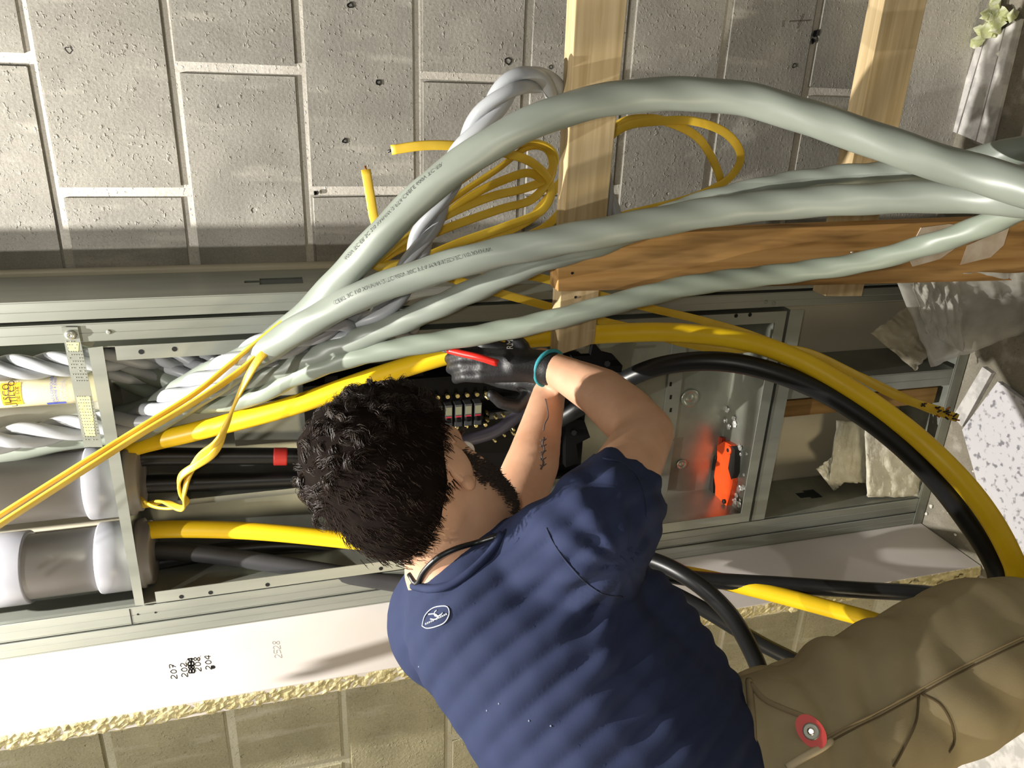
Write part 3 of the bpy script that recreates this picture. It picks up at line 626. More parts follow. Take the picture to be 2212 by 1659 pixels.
# braided yellow off-cut hanging over the cabinet edge
def braid():
    c = thing('yellow_braid', 'plaited yellow flat cable hanging in a hook inside the cabinet top', 'cable', P(395, 1100, 1.20), RG)
    l = pts3([(585, 750, 1.185), (560, 775, 1.18), (535, 815, 1.18), (510, 865, 1.185), (490, 915, 1.195), (465, 965, 1.205), (425, 1000, 1.215), (398, 1030, 1.22), (393, 1065, 1.225), (400, 1092, 1.23), (370, 1092, 1.26), (330, 1088, 1.30), (295, 1082, 1.345)])
    q, L = spline(l, 120); T, U, V = frames(q); s = np.linspace(0, 1, 120)
    for k in range(2):
        a = 2*math.pi*(s*3.0 + k/2); amp = .0058*np.clip((s-.28)*6, 0, 1)
        w = q + U*(np.cos(a)*amp)[:, None] + V*(np.sin(a)*amp)[:, None]
        cable('strand', [tuple(x) for x in w[::2]], 0, M_YEL2, c, seg=10, step=.006, flat=(.0062, .0026), twist=14)
    return c
braid()
# dark cut ends and stripped wires of the free ends
def wires(parent_label, base, tip, name='stripped_wire'):
    pass
# ---------------------------------------------------------------- inside and above the cabinet
M_PVC = mat('grey_pvc_conduit', '#8f8c8b', .35, 0, noise=(6, .3, .7), col2='#82807e'); M_PVC2 = mat('pale_pvc_fitting', '#9c9da4', .35, 0, noise=(10, .3, .7), col2='#8e8f96')
def conduit(c1, c2, r, zc, label, coup=None):
    """upright conduit through two pixel points at depth 1.372 ending in an adapter on the cabinet top"""
    Yc = 1.366; a = P(*c1, Yc); b = P(*c2, Yc); t = thing('pvc_conduit', label, 'conduit', (b.x, Yc, BZ1 + .001), 'grey plastic conduits above the cabinet')
    x = (a.x + b.x)/2; lathe('pipe', (x, Yc, BZ1 + .02), (x, Yc, 2.62), [(0, r), (2.62 - BZ1 - .02, r)], M_PVC, t, 36)
    R = r*1.13
    lathe('adapter', (x, Yc, BZ1 + .001), (x, Yc, BZ1 + .1), [(0, R), (zc - .004, R), (zc - .001, R*.985), (zc, r*1.03), (zc, r)], M_PVC2, t, 36)
    lathe('lock_ring', (x, Yc, BZ1 - .0018), (x, Yc, BZ1 - .06), [(0, R*.99), (.012, R*.99), (.013, R*.9), (.024, R*.9), (.026, R*.82), (.026, R*.5)], M_PVC, t, 30)
    if coup: lathe('coupling', (x, Yc, coup), (x, Yc, coup + .2), [(0, r*1.005), (0, R*.99), (.002, R), (.11, R), (.112, r*1.01)], M_PVC2, t, 36)
    for k in range(3): 
        an = 2.2 + k; s = Vector((x + R*math.cos(-an)*.2, Yc - R*.98, BZ1 + .03 + .012*k))
    return x
conduit((60, 1052), (200, 1046), .0585, .058, 'grey plastic conduit nearest the yellow pair, middle of the niche')
conduit((100, 1216), (250, 1205), .0585, .062, 'grey plastic conduit with a coupling, closest to the white drywall return', BZ1 + .178)
# sealant bottle standing on the cabinet top
M_CREAM = mat('cream_plastic', '#efe6c4', .45, 0, noise=(20, .3, .7), col2='#e6dcb4'); M_ORL = mat('orange_label', '#f0b62c', .5); M_BLUE = mat('blue_print', '#4a56a8', .5); M_MAUVE = mat('mauve_print', '#9a94a8', .6)
bx = P(60, 848, 1.345).x; by = 1.352; br = (P(60, 817, 1.33).x - P(60, 880, 1.33).x)/2
bot = thing('compound_bottle', 'cream bottle with an orange label standing on the cabinet top', 'bottle', (bx, by, BZ1 + .001))
lathe('bottle_body', (bx, by, BZ1 + .001), (bx, by, 2.3), [(0, br*.9), (.004, br), (.235, br), (.25, br*.9), (.262, br*.5), (.266, br*.42), (.285, br*.42)], M_CREAM, bot, 32)
lathe('cap', (bx, by, BZ1 + .286), (bx, by, 2.3), [(0, br*.5), (.03, br*.42), (.07, br*.16), (.075, br*.1)], M_ORL, bot, 20)
def on_bottle(u, z, e=.0004):   # u = arc length from the middle of the side facing the viewer
    base = math.atan2(-by, -bx); a = base + u/br; return Vector((bx + (br+e)*math.cos(a), by + (br+e)*math.sin(a), z))
def label_patch(name, u0, u1, z0, z1, m, e):
    vs = []; fs = []; n = 12
    for z in (z0, z1):
        for k in range(n+1): vs.append(on_bottle(u0 + (u1-u0)*k/n, z, e))
    for k in range(n): fs.append((k, k+1, n+2+k, n+1+k))
    return mesh(name, vs, fs, m, bot, True)
zt = P(4, 848, 1.335).z; zb = P(49, 848, 1.335).z
label_patch('orange_label', -br*.95, br*.62, zb, zt, M_ORL, .0005)
for s_, zz, sz in (('ILSCO', .72, .0135), ('UTILCO', .45, .0135), ('DE-OX', .17, .008)):
    z = zb + (zt - zb)*zz; text_map('label_lettering', s_, sz, lambda x, y, z=z: on_bottle(x - br*.16, z + y, .0011), M_INK, bot)
for i, (px, s_, sz) in enumerate(((116, 'JOINT COMPOUND', .0062), (124, 'COMPOSE A JOINT', .0055), (136, '8 OZ  227 g', .006), (144, 'OXIDE INHIBITOR', .005))):
    z = P(px, 848, 1.335).z; text_map('label_lettering', s_, sz, lambda x, y, z=z: on_bottle(x - br*.1, z + y, .0009), M_BLUE if i < 2 else M_MAUVE, bot)
label_patch('blue_band', -br*1.25, -br*.98, P(140, 848, 1.335).z, P(98, 848, 1.335).z, M_BLUE, .0006)
# white pipe sleeve beside the bottle
wx = P(60, 905, 1.385).x
sl = thing('white_sleeve', 'plain white plastic pipe standing between bottle and conduit', 'pipe', (wx, 1.405, BZ1))
lathe('sleeve_body', (wx, 1.405, BZ1 + .001), (wx, 1.405, 2.6), [(0, .024), (.8, .024)], mat('white_plastic', '#eeebe2', .4), sl, 28)
lathe('sleeve_collar', (wx, 1.405, BZ1 + .001), (wx, 1.405, 2.6), [(0, .028), (.02, .028), (.021, .0241)], mat('white_plastic', '#eeebe2', .4), sl, 28)

# breaker panel
M_PBLK = mat('panel_black', '#070708', .6, spec=.15); M_BRK = mat('breaker_grey', '#3c3e3f', .5); M_BRKW = mat('breaker_label', '#b9c0c4', .6); M_BRKR = mat('breaker_red', '#b0283c', .5); M_BRKY = mat('breaker_olive', '#7a7c66', .5)
PBY = 1.345
M_LUG = mat('lug_brass', '#8d825a', .35, .85)
pa, pb = P(655, 825, PBY), P(1262, 1030, PBY)
px0, px1, pz0, pz1 = -.800, P(760, 826, PBY).x, pb.z, pa.z
pan = thing('breaker_panel', 'black breaker panel mounted in the cabinet in front of the man', 'breaker panel', ((px0+px1)/2, BY1 - .002, pz0))
box('tub', (px0, PBY + .022, pz0), (px1, BY1 - .0055, pz1), M_PBLK, pan, .002)
for xx in (px0, px1 - .006): box('tub_side', (xx, PBY - .004, pz0), (xx + .006, PBY + .0215, pz1), M_PBLK, pan, .001)
for k in range(7):
    z = pz1 - .05 - k*(pz1 - pz0 - .09)/6; box('mounting_ear', (px1 + .0005, PBY + .004, z - .012), (px1 + .014, PBY + .009, z + .012), M_PBLK, pan, .001)
    box('mounting_ear', (px0 - .014, PBY + .004, z - .012), (px0 - .0005, PBY + .009, z + .012), M_PBLK, pan, .001)
def pz_at(px): return P(px, 910, PBY).z
xr1, xr0 = P(1010, 872, PBY).x, P(1010, 915, PBY).x
pitch = (P(969, 900, PBY).z - P(1032, 900, PBY).z)/3
zbr = P(1032, 900, PBY).z
for k in range(-1, 15):
    z = zbr + k*pitch
    if z > pz1 - .02: break
    b = bpy.data.objects.new('breaker', None); COL.objects.link(b); b.parent = pan; b.location = Vector((xr0, PBY, z)) - wpos(pan); b.empty_display_size = .01
    h = pitch*.38
    if k >= 0:
        box('breaker_body', (xr0 - .004, PBY - .002, z - h), (xr1, PBY + .0218, z + h), M_BRK if k % 2 == 0 else M_BRK, b, .0008)
        box('breaker_label', (xr0 + .022, PBY - .0028, z - h*.8), (xr1 - .004, PBY - .0021, z + h*.8), M_BRKY, b)
        box('toggle', (xr0 + .008, PBY - .008, z - h*.5), (xr0 + .016, PBY - .002, z + h*.5), M_PBLK, b, .0006)
        box('red_mark', (xr0 + .0165, PBY - .0028, z - h*.75), (xr0 + .0195, PBY - .0021, z + h*.75), M_BRKR, b)
    s = Vector((P(1010, 858, PBY).x, PBY, z)); cyl('terminal_screw', s + Vector((0, .0215, 0)), s + Vector((0, .008, 0)), .0042, M_LUG, b, 12)
    s = Vector((xr0 - .012, PBY, z)); cyl('terminal_screw', s + Vector((0, .0215, 0)), s + Vector((0, .010, 0)), .0036, M_LUG, b, 12)
for (px, py) in ((1052, 892), (1052, 906), (1070, 900), (1086, 896), (1108, 886), (1108, 935), (1088, 938), (1068, 950), (1090, 928), (1108, 926), (1052, 858), (1070, 858)):
    s = P(px, py, PBY + .01); lathe('lug', s + Vector((0, .0118, 0)), s + Vector((0, -.01, 0)), [(0, .0042), (.012, .0042), (.0125, .0025), (.02, .0025)], mat('lug_brass', '#b9a86a', .35, .85), pan, 12)
box('bus_bar', (P(1140, 905, PBY).x, PBY + .012, P(1140, 905, PBY).z - .05), (P(1140, 890, PBY).x, PBY + .0218, P(1060, 905, PBY).z), M_GBLK, pan, .001)
# black bracket sticking out beside the forearm, and a black support under the panel
br_ = thing('black_bracket', 'matt black angle bracket beside the rail end above the forearm', 'bracket', P(1300, 790, 1.25))
l = [P(1282, 738, 1.245), P(1302, 762, 1.245), P(1326, 768, 1.245), P(1345, 790, 1.245), P(1342, 805, 1.245), P(1240, 800, 1.245), P(1236, 770, 1.245), P(1276, 768, 1.245)]
mesh('plate', l + [v + Vector((0, .012, 0)) for v in l], [tuple(range(8))[::-1], tuple(range(8, 16))] + [(k, (k+1) % 8, 8+(k+1) % 8, 8+k) for k in range(8)], M_PBLK, br_)
cyl('bolt', P(1312, 786, 1.245) , P(1312, 786, 1.237), .006, M_PBLK, br_, 6)
br2 = thing('black_bracket', 'matt black folded bracket below the crossing forearms', 'bracket', P(1245, 940, 1.34))
l = [P(1222, 905, 1.33), P(1262, 908, 1.33), P(1275, 945, 1.33), P(1245, 960, 1.33), P(1250, 1000, 1.33), P(1222, 1010, 1.33)]
mesh('plate', l + [v + Vector((0, .02, 0)) for v in l], [tuple(range(6))[::-1], tuple(range(6, 12))] + [(k, (k+1) % 6, 6+(k+1) % 6, 6+k) for k in range(6)], M_PBLK, br2)
cyl('bolt', P(1240, 935, 1.33), P(1240, 935, 1.322), .006, M_PBLK, br2, 6)

# orange folding knife lying on the cabinet floor, with foil and dust round it
M_ORG = mat('orange_plastic', '#e2501c', .4, 0, noise=(20, .3, .7), col2='#cf4415'); M_GRIP = mat('black_grip', '#17120f', .6)
ZB = BZ0 + .0022
def PB(px, py, dz=0): return PZ(px, py, ZB + dz)
kn = thing('utility_knife', 'orange and black utility knife lying on the cabinet floor', 'knife', PB(1570, 1030))
def slab(name, l, z0, z1, m, parent, bev=.001):
    n = len(l); bm = bmesh.new(); lo = [bm.verts.new(PB(x, y) + Vector((0, 0, z0))) for x, y in l]; hi = [bm.verts.new(PB(x, y) + Vector((0, 0, z1))) for x, y in l]
    bm.faces.new(lo[::-1]); bm.faces.new(hi)
    for k in range(n): bm.faces.new((lo[k], lo[(k+1) % n], hi[(k+1) % n], hi[k]))
    bmesh.ops.recalc_face_normals(bm, faces=bm.faces); bevel(bm, bev); return bm_obj(name, bm, m, parent)
slab('handle', [(1560, 962), (1575, 952), (1590, 960), (1594, 985), (1590, 1010), (1594, 1040), (1586, 1075), (1580, 1092), (1565, 1096), (1555, 1085), (1556, 1050), (1552, 1020), (1560, 990)], 0, .014, M_ORG, kn)
slab('grip', [(1550, 985), (1559, 985), (1552, 1040), (1552, 1080), (1543, 1078), (1544, 1030)], 0, .0155, M_GRIP, kn)
slab('grip', [(1593, 962), (1600, 970), (1598, 1020), (1592, 1035), (1585, 1010)], .001, .0155, M_GRIP, kn)
slab('red_spine', [(1536, 1010), (1544, 1008), (1542, 1080), (1534, 1070)], 0, .008, M_RED, kn)
for (x, y, r) in ((1577, 972, .0105), (1566, 1083, .0055)):
    q = PB(x, y, .0142); lathe('pivot', q, q + Vector((0, 0, .01)), [(0, r), (.005, r), (.0058, r*.8), (.0058, r*.5)], M_ORG if r > .006 else M_GRIP, kn, 18)
    cyl('pivot_hole', q + Vector((0, 0, .004)), q + Vector((0, 0, .0066)), r*.45, M_BLACKHOLE, kn, 12)
slab('end_cap', [(1550, 948), (1560, 942), (1568, 946), (1566, 960), (1556, 966), (1549, 962)], 0, .010, mat('dark_orange', '#8c2a10', .5), kn)
M_FOIL = mat('foil_scrap', '#e6e6e4', .25, .6)
def scrap(name, c, r, n, m, label, cat, flat=.35, seed=0, group=None, parent=None, zup=True):
    rnd = random.Random(seed); bm = bmesh.new(); bmesh.ops.create_icosphere(bm, subdivisions=2, radius=r)
    for v in bm.verts:
        d = v.co.normalized(); v.co = v.co*(1 + rnd.uniform(-.35, .35)); v.co.z = v.co.z*flat + r*flat*.8
        v.co += Vector(c)
    o = bm_obj(name, bm, m, parent); return tag(o, label, cat, group) if label else o
fo = thing('foil_scraps', 'torn shiny foil scraps lying around the orange knife', 'foil scraps', PB(1600, 1000))
rnd = random.Random(11)
for i in range(30):
    px, py = rnd.choice(((1603, 1060), (1592, 1095), (1540, 1000), (1532, 1050), (1580, 880), (1596, 920), (1606, 985), (1570, 905), (1608, 1020), (1596, 1085)))
    px += rnd.uniform(-8, 8); py += rnd.uniform(-24, 24); scrap('foil_piece', PB(px, py), rnd.uniform(.003, .008), 0, M_FOIL, None, None, .4, i, parent=fo)
cyl('wire_off_cut', PB(1528, 1066, .002), PB(1572, 1108, .002), .0016, M_BRASS, fo, 8)
# ---------------------------------------------------------------- the person
from mathutils.bvhtree import BVHTree
from mathutils import noise as mnoise
M_SKIN = mat('skin', '#cda184', .5, 0, noise=(18, .35, .7), col2='#bd8f72', bump=(240, .15, .001), spec=.35)
M_SHIRT = mat('navy_jersey', '#2c334e', .85, 0, noise=(7, .35, .7), col2='#262d45', bump=(500, .12, .0008), spec=.15)
M_TROU = mat('khaki_canvas', '#a59879', .9, 0, noise=(9, .35, .7), col2='#94876a', bump=(420, .2, .001), spec=.1)
M_HAIR = mat('dark_brown_hair', '#30241c', .45, 0, noise=(60, .3, .7), col2='#201712', spec=.35); M_HAIRS = mat('short_dark_hair', '#251b15', .85, 0, noise=(60, .3, .7), col2='#1a120e', spec=.1); M_SCALP = mat('hair_underlayer', '#1a1411', .95, 0, noise=(60, .3, .7), col2='#120d0b', spec=.05)
M_BEARD = mat('beard', '#33261e', .7); M_GLOVE = mat('black_glove', '#17181a', .5, 0, bump=(300, .4, .0012)); M_TEAL = mat('teal_cuff', '#2f8f9c', .6)
M_SOLE = mat('boot_leather', '#5a4630', .7)
def add_ball(bm, c, r, sub=3):
    ret = bmesh.ops.create_icosphere(bm, subdivisions=sub, radius=r)
    for v in ret['verts']: v.co += Vector(c)
def add_ell(bm, c, ax, rad, sub=3):
    """ellipsoid with unit axes ax and radii rad"""
    ret = bmesh.ops.create_icosphere(bm, subdivisions=sub, radius=1)
    for v in ret['verts']:
        q = v.co.copy(); v.co = Vector(c) + ax[0]*q.x*rad[0] + ax[1]*q.y*rad[1] + ax[2]*q.z*rad[2]
def add_cone(bm, a, ra, b, rb, seg=20):
    a, b = Vector(a), Vector(b); t = (b-a).normalized(); u = t.orthogonal().normalized(); w = t.cross(u); rings = []
    for c, r in ((a, ra), (b, rb)): rings.append([bm.verts.new(c + u*r*math.cos(2*math.pi*k/seg) + w*r*math.sin(2*math.pi*k/seg)) for k in range(seg)])
    for k in range(seg): bm.faces.new((rings[0][k], rings[0][(k+1) % seg], rings[1][(k+1) % seg], rings[1][k]))
    bm.faces.new(rings[0][::-1]); bm.faces.new(rings[1])
def limb(bm, l, cap_end=True):
    """chain of (point, radius); round joints"""
    for i, (c, r) in enumerate(l):
        if cap_end or 0 < i < len(l)-1 or i == 0: add_ball(bm, c, r)
    for (a, ra), (b, rb) in zip(l[:-1], l[1:]): add_cone(bm, a, ra*.995, b, rb*.995)
def remesh(bm, voxel, smooth=4, fac=.5):
    bmesh.ops.recalc_face_normals(bm, faces=bm.faces)
    me = bpy.data.meshes.new('tmp'); bm.to_mesh(me); bm.free(); o = bpy.data.objects.new('tmp', me); COL.objects.link(o)
    m = o.modifiers.new('r', 'REMESH'); m.mode = 'VOXEL'; m.voxel_size = voxel
    if smooth: s = o.modifiers.new('s', 'SMOOTH'); s.factor = fac; s.iterations = smooth
    bpy.context.view_layer.update(); out = bpy.data.meshes.new_from_object(o.evaluated_get(bpy.context.evaluated_depsgraph_get()))
    bpy.data.objects.remove(o); bpy.data.meshes.remove(me); out.update()
    return [v.co.copy() for v in out.vertices], [tuple(p.vertices) for p in out.polygons], [v.normal.copy() for v in out.vertices]
def hit(bvh, px, py, off=.0012):
    d = ray(px, py).normalized(); r = bvh.ray_cast(CAM, d)
    if r[0] is None: return None
    return r[0] - d*off
def decal_line(name, l, r, m, bvh, parent, off=.0012, flat=None, step=.006):
    q = [(x, y, 0) for x, y in l]; s, L = spline(q, max(10, len(l)*8)); w = [hit(bvh, x, y, off) for x, y, _ in s]; w = [tuple(v) for v in w if v is not None]
    if len(w) < 4: return None
    return cable(name, w, r, m, parent, seg=8, step=step, flat=flat)

FOOT = Vector((-.74, .60, 0))
man = thing('person', 'man in a navy T-shirt, khaki work trousers and black gloves bending into the cabinet', 'person', FOOT)

# joints
rsh, rel, rfm, rwr = C(1285, 1145, .92), C(1396, 935, 1.10), C(1300, 850, 1.185), C(1198, 797, 1.265)
lsh, lel, lfm, lwr = C(985, 1350, 1.10), C(1082, 1168, 1.13), C(1150, 1000, 1.21), C(1186, 850, 1.30)
HC = C(912, 1052, .985)
F = (IX*.50 - IY*.20 + IZ*.82).normalized(); U = (-IX*.72 - IY*.62 + IZ*.28); U = (U - F*U.dot(F)).normalized(); R = F.cross(U).normalized()
def HD(r, f, u): return HC + R*r + F*f + U*u        # head coordinates in metres: right, forward, up
bm = bmesh.new()
add_ell(bm, HD(0, -.008, .015), (R, F, U), (.077, .097, .095)); add_ell(bm, HD(0, .022, -.03), (R, F, U), (.066, .072, .085))
add_ell(bm, HD(0, .05, -.075), (R, F, U), (.045, .045, .035))                                     # jaw and chin
add_ell(bm, HD(0, .062, .03), (R, F, U), (.055, .04, .03)); add_cone(bm, HD(0, .088, .02), .008, HD(0, .112, -.018), .015); add_ball(bm, HD(0, .108, -.02), .013)   # brow, nose
add_ell(bm, HD(0, .088, -.052), (R, F, U), (.024, .012, .007)); add_ell(bm, HD(0, .086, -.064), (R, F, U), (.022, .012, .007))                                    # lips
nb = C(992, 1228, .985)
limb(bm, [(HD(0, -.02, -.03), .057), (nb, .060), (nb.lerp(lsh, .3), .062)])
limb(bm, [(rsh, .042), (rsh.lerp(rel, .5), .046), (rel, .040), (rel.lerp(rfm, .45), .0435), (rfm, .040), (rwr, .027), (rwr + (rwr-rfm)*.3, .025)])
limb(bm, [(lsh, .05), (lel, .043), (lel.lerp(lfm, .4), .0445), (lfm, .0425), (lfm.lerp(lwr, .55), .034), (lwr, .0285), (lwr + (lwr-lfm)*.22, .026)])
limb(bm, [(rsh, .045), (lsh, .05)]); limb(bm, [(nb, .07), (C(1240, 1440, .97), .11)])
vs, fs, ns = remesh(bm, .0065, 5)
body = mesh('body', vs, fs, M_SKIN, man, True)
BODY = BVHTree.FromPolygons(vs, fs)

# ears
def ear(s):
    base = HD(.078*s, .002, -.014); up = (U*.97 - F*.2).normalized()
    if s > 0: base = hit(BODY, 994, 998, .007); up = (-IX*.50 - IY*.80 + IZ*.30).normalized()
    out = (R*s*.72 - F*.55) if s < 0 else (-IX*.72 + IY*.42 - IZ*.75); out = (out - up*out.dot(up)).normalized(); nn = out.cross(up)
    n = 30; rim = []
    for k in range(n):
        a = -2.3 + 4.5*k/(n-1); w = .0135 + .0045*math.sin(a); rim.append(tuple(base + up*(.031*math.sin(a)) + out*(w*math.cos(a) + .003)))
    cable('ear_rim', rim, .0044, M_SKIN, man, seg=10, step=.004)
    bm = bmesh.new(); add_ell(bm, base + out*.004, (up, out, nn), (.030, .0165, .0065)); add_ell(bm, base - up*.027 + out*.005, (up, out, nn), (.011, .009, .0065))
    bm_obj('ear_lobe', bm, M_SKIN, man, True)
ear(1); ear(-1)
M_EYE = mat('eye_white', '#e8e2da', .3); M_IRIS = mat('iris', '#3a2a1c', .3)
for s in (-1, 1):
    ec = HD(.031*s, .079, .004); bm = bmesh.new(); add_ball(bm, ec, .0125); ey = bm_obj('eye', bm, M_EYE, man, True)
    bm = bmesh.new(); add_ell(bm, ec + F*.0112 - U*.002, (R, F, U), (.0058, .0022, .0058), 2); bm_obj('iris', bm, M_IRIS, ey, True)
    cable('eyebrow', [tuple(HD(x*s, .094 - abs(x - .03)*.25, .024 + .004*math.sin((x - .012)*80))) for x in (.012, .022, .032, .042, .05)], .0035, M_BEARD, man, seg=8, step=.005)
bm = bmesh.new(); add_ell(bm, HD(0, .0945, -.058), (R, F, U), (.024, .006, .0075)); bm_obj('lips', bm, mat('lips', '#a8665a', .5), man, True)

# hair: dark scalp shell plus curled locks
def scalp(th, ph, g=0.0):
    """th from the crown, ph around (0 = forward, 90deg = right)"""
    d = (math.sin(th)*math.sin(ph), math.sin(th)*math.cos(ph), math.cos(th))
    return HD(d[0]*(.083+g), -.012 + d[1]*(.105+g), .017 + d[2]*(.104+g)), (R*d[0] + F*d[1] + U*d[2]).normalized()
def hairline(ph):
    """largest angle from the crown that still carries hair, by direction"""
    a = abs((ph + math.pi) % (2*math.pi) - math.pi)
    return float(np.interp(a, [0, .6, 1.1, 1.45, 1.62, 1.9, 2.4, math.pi], [1.0, 1.05, 1.25, 1.75, 1.80, 2.2, 2.50, 2.58]))
vs = []; fs = []; NP, NT = 64, 22
for j in range(NT):
    for i in range(NP):
        ph = 2*math.pi*i/NP; th = hairline(ph)*j/(NT-1); top = max(0, 1 - th/1.5)
        edge = 1 - max(0, (j/(NT-1) - .86)/.14)
        nz = mnoise.noise(Vector((math.sin(th)*math.cos(ph), math.sin(th)*math.sin(ph), math.cos(th)))*3.2)
        g = (.006 + .030*min(1, top*1.7) + .008*nz*min(1, top*2.5)) * edge - .004*(1-edge); p, n_ = scalp(th, ph, g); vs.append(p)
for j in range(NT-1):
    for i in range(NP): i2 = (i+1) % NP; fs.append((j*NP+i, j*NP+i2, (j+1)*NP+i2, (j+1)*NP+i))
hair = mesh('hair', vs, fs, M_SCALP, man, True, None, 'dark brown wavy hair, short at the nape')
def strands(name, locks, m, parent):
    """locks: list of (root, normal, length, curl radius, turns, lean vector, n strands, spread, thickness)"""
    V = []; Fc = []; K = 9; rnd = random.Random(4)
    for (root, nrm, ln, cr, turns, lean, ns_, spread, th) in locks:
        t1 = nrm.orthogonal().normalized(); t2 = nrm.cross(t1); ph0 = rnd.uniform(0, 6.28); hand = rnd.choice((-1, 1))
        for s in range(ns_):
            o = root + t1*rnd.gauss(0, spread) + t2*rnd.gauss(0, spread); p0 = ph0 + rnd.gauss(0, .35); l = ln*rnd.uniform(.75, 1.1); c = cr*rnd.uniform(.7, 1.2); pts = []
            for k in range(K):
                f = k/(K-1); a = p0 + hand*turns*6.283*f
                pts.append(o + nrm*l*f*(1-.35*f) + lean*l*f*f + (t1*math.cos(a) + t2*math.sin(a))*c*f**.7)
            b0 = len(V)
            for k in range(K):
                tg = (pts[min(K-1, k+1)] - pts[max(0, k-1)]); w = th*(1 - .75*(k/(K-1))**2)
                u = tg.orthogonal().normalized()*w; v = tg.cross(u).normalized()*w
                V += [pts[k] + u, pts[k] - u*.5 + v*.87, pts[k] - u*.5 - v*.87]
            for k in range(K-1):
                for q in range(3): q2 = (q+1) % 3; Fc.append((b0+3*k+q, b0+3*k+q2, b0+3*k+3+q2, b0+3*k+3+q))
    o = mesh(name, V, Fc, m, parent, True); o['kind'] = 'stuff'; return o
locks = []; short = []; rnd = random.Random(21)
for i in range(1500):
    ph = rnd.uniform(0, 2*math.pi); th = math.acos(1 - rnd.random()*(1 - math.cos(hairline(ph)))); f = th/hairline(ph)
    top = max(0, 1 - th/1.5); side = 1 - min(1, top*2.2)
    g = (.004 + .028*min(1, top*1.7))*(1 if f < .86 else .3); p, n_ = scalp(th, ph, g - .004)
    down = (-U + n_*n_.dot(U)); down = down.normalized() if down.length > .01 else F
    if side < .6:
        if i % 2: continue
        sw = mnoise.noise(p*20); lean = (down*1.0 + (R*sw + F*mnoise.noise(p*20 + Vector((9, 2, 4))))*1.5); d0 = (n_*.35 + lean*.7).normalized()
        locks.append((p, d0, rnd.uniform(.030, .046), rnd.uniform(.007, .011), rnd.uniform(.6, 1.0), n_*rnd.uniform(-.6, -.1), 30, .0021, .0005))
    else: short.append((p, (n_*.35 + down).normalized(), rnd.uniform(.011, .018), .002, .3, down*.2, 10, .0055, .00055))
strands('hair_locks', locks, M_HAIR, hair); strands('short_hair', short, M_HAIRS, hair)
# beard along the jaw on both sides
locks = []
for i in range(1100):
    s = rnd.choice((-1, 1)); t = rnd.random(); a = HD(.071*s, .012, -.028); b = HD(.02*s, .075, -.085); p = a.lerp(b, t) + U*rnd.uniform(-.026, .016) + F*rnd.uniform(-.012, .014)
    r = BODY.find_nearest(p)
    if r[0] is None: continue
    locks.append((r[0], (r[1]*.6 - U*.5 + F*.2).normalized(), rnd.uniform(.006, .011), .001, .2, Vector(), 5, .003, .0006))
strands('beard', locks, M_BEARD, man)

# T-shirt
bm = bmesh.new()
limb(bm, [(C(1090, 1335, .985), .128), (C(1230, 1475, .95), .146), (C(1380, 1660, .92), .152), (C(1440, 1760, .92), .150)])
limb(bm, [(C(1200, 1320, 1.0), .118), (C(1310, 1405, .99), .122), (C(1420, 1560, .97), .118), (C(1470, 1660, .96), .118)])
limb(bm, [(C(990, 1338, 1.06), .098), (C(1010, 1282, 1.0), .076), (C(1130, 1240, .955), .070), (C(1265, 1182, .915), .076)])
limb(bm, [(C(1255, 1200, .925), .080), (C(1308, 1118, .945), .070)])
add_cone(bm, C(1285, 1140, .935), .072, C(1345, 1052, .99), .060, 24)
limb(bm, [(C(985, 1350, 1.10), .075), (C(1040, 1270, 1.12), .062)])
vs, fs, ns = remesh(bm, .0052, 9)
W1 = (IX*.66 + IY*.75 - IZ*.32).normalized(); D1 = (-IX*.80 + IY*.60).normalized()
def px_of(p):
    d = p - CAM; z = d.dot(IZ); return 1106 + FPX*d.dot(IX)/z, 829.5 + FPX*d.dot(IY)/z
pull = C(1330, 1190, .93)      # armpit: the folds fan out from it
out = []
for p, n_ in zip(vs, ns):
    e = p - pull; rr = e.length; a = math.atan2(e.dot(IY), -e.dot(IX))
    warp = mnoise.noise(p*6)*.35 + mnoise.noise(p*3 + Vector((3, 1, 7)))*.9
    fan = math.sin(a*11 + warp*1.6) * np.interp(rr, [0, .05, .10, .22, .32], [0, .2, 1, .4, 0])
    q = p.dot(W1); fold = math.sin(q*2*math.pi/.031 + warp*2.0) * np.interp(rr, [0, .05, .11, .2, .29, .36], [0, .3, 1, .8, .25, 0])
    # sharpen ridges
    env = np.interp(rr, [0, .05, .11, .2, .29, .36], [0, .3, 1, .8, .25, 0]); fold = (math.sqrt(math.sin(q*math.pi/.030 + warp*1.3)**2 + .06) - .68)*1.5*env; am = .0030*fan + .0066*fold*(.55 + .9*abs(mnoise.noise(p*6 + Vector((2, 8, 1)))))
    am += .002*mnoise.noise(p*7)
    out.append(p + n_*am)
shirt = mesh('tshirt', out, fs, M_SHIRT, man, True, None, 'navy short-sleeved T-shirt')
SH = BVHTree.FromPolygons(out, fs)
M_SPECK = mat('dust', '#8088a0', .9); M_SEAM = mat('navy_seam', '#1c243d', .9); M_LOGO = mat('silver_print', '#aeb4be', .4)
decal_line('collar', [(893, 1266), (930, 1272), (975, 1262), (1020, 1232), (1060, 1192), (1086, 1152)], .0052, M_SHIRT, SH, shirt, .001)
decal_line('armhole_seam', [(1180, 1140), (1195, 1172), (1225, 1215), (1262, 1255), (1300, 1282), (1345, 1290)], .0010, M_SEAM, SH, shirt, .0004)
decal_line('sleeve_hem', [(1302, 990), (1345, 1000), (1378, 1030), (1394, 1075), (1398, 1115)], .0014, M_SEAM, SH, shirt, .0004)
def sp(x, y): return (x, y)
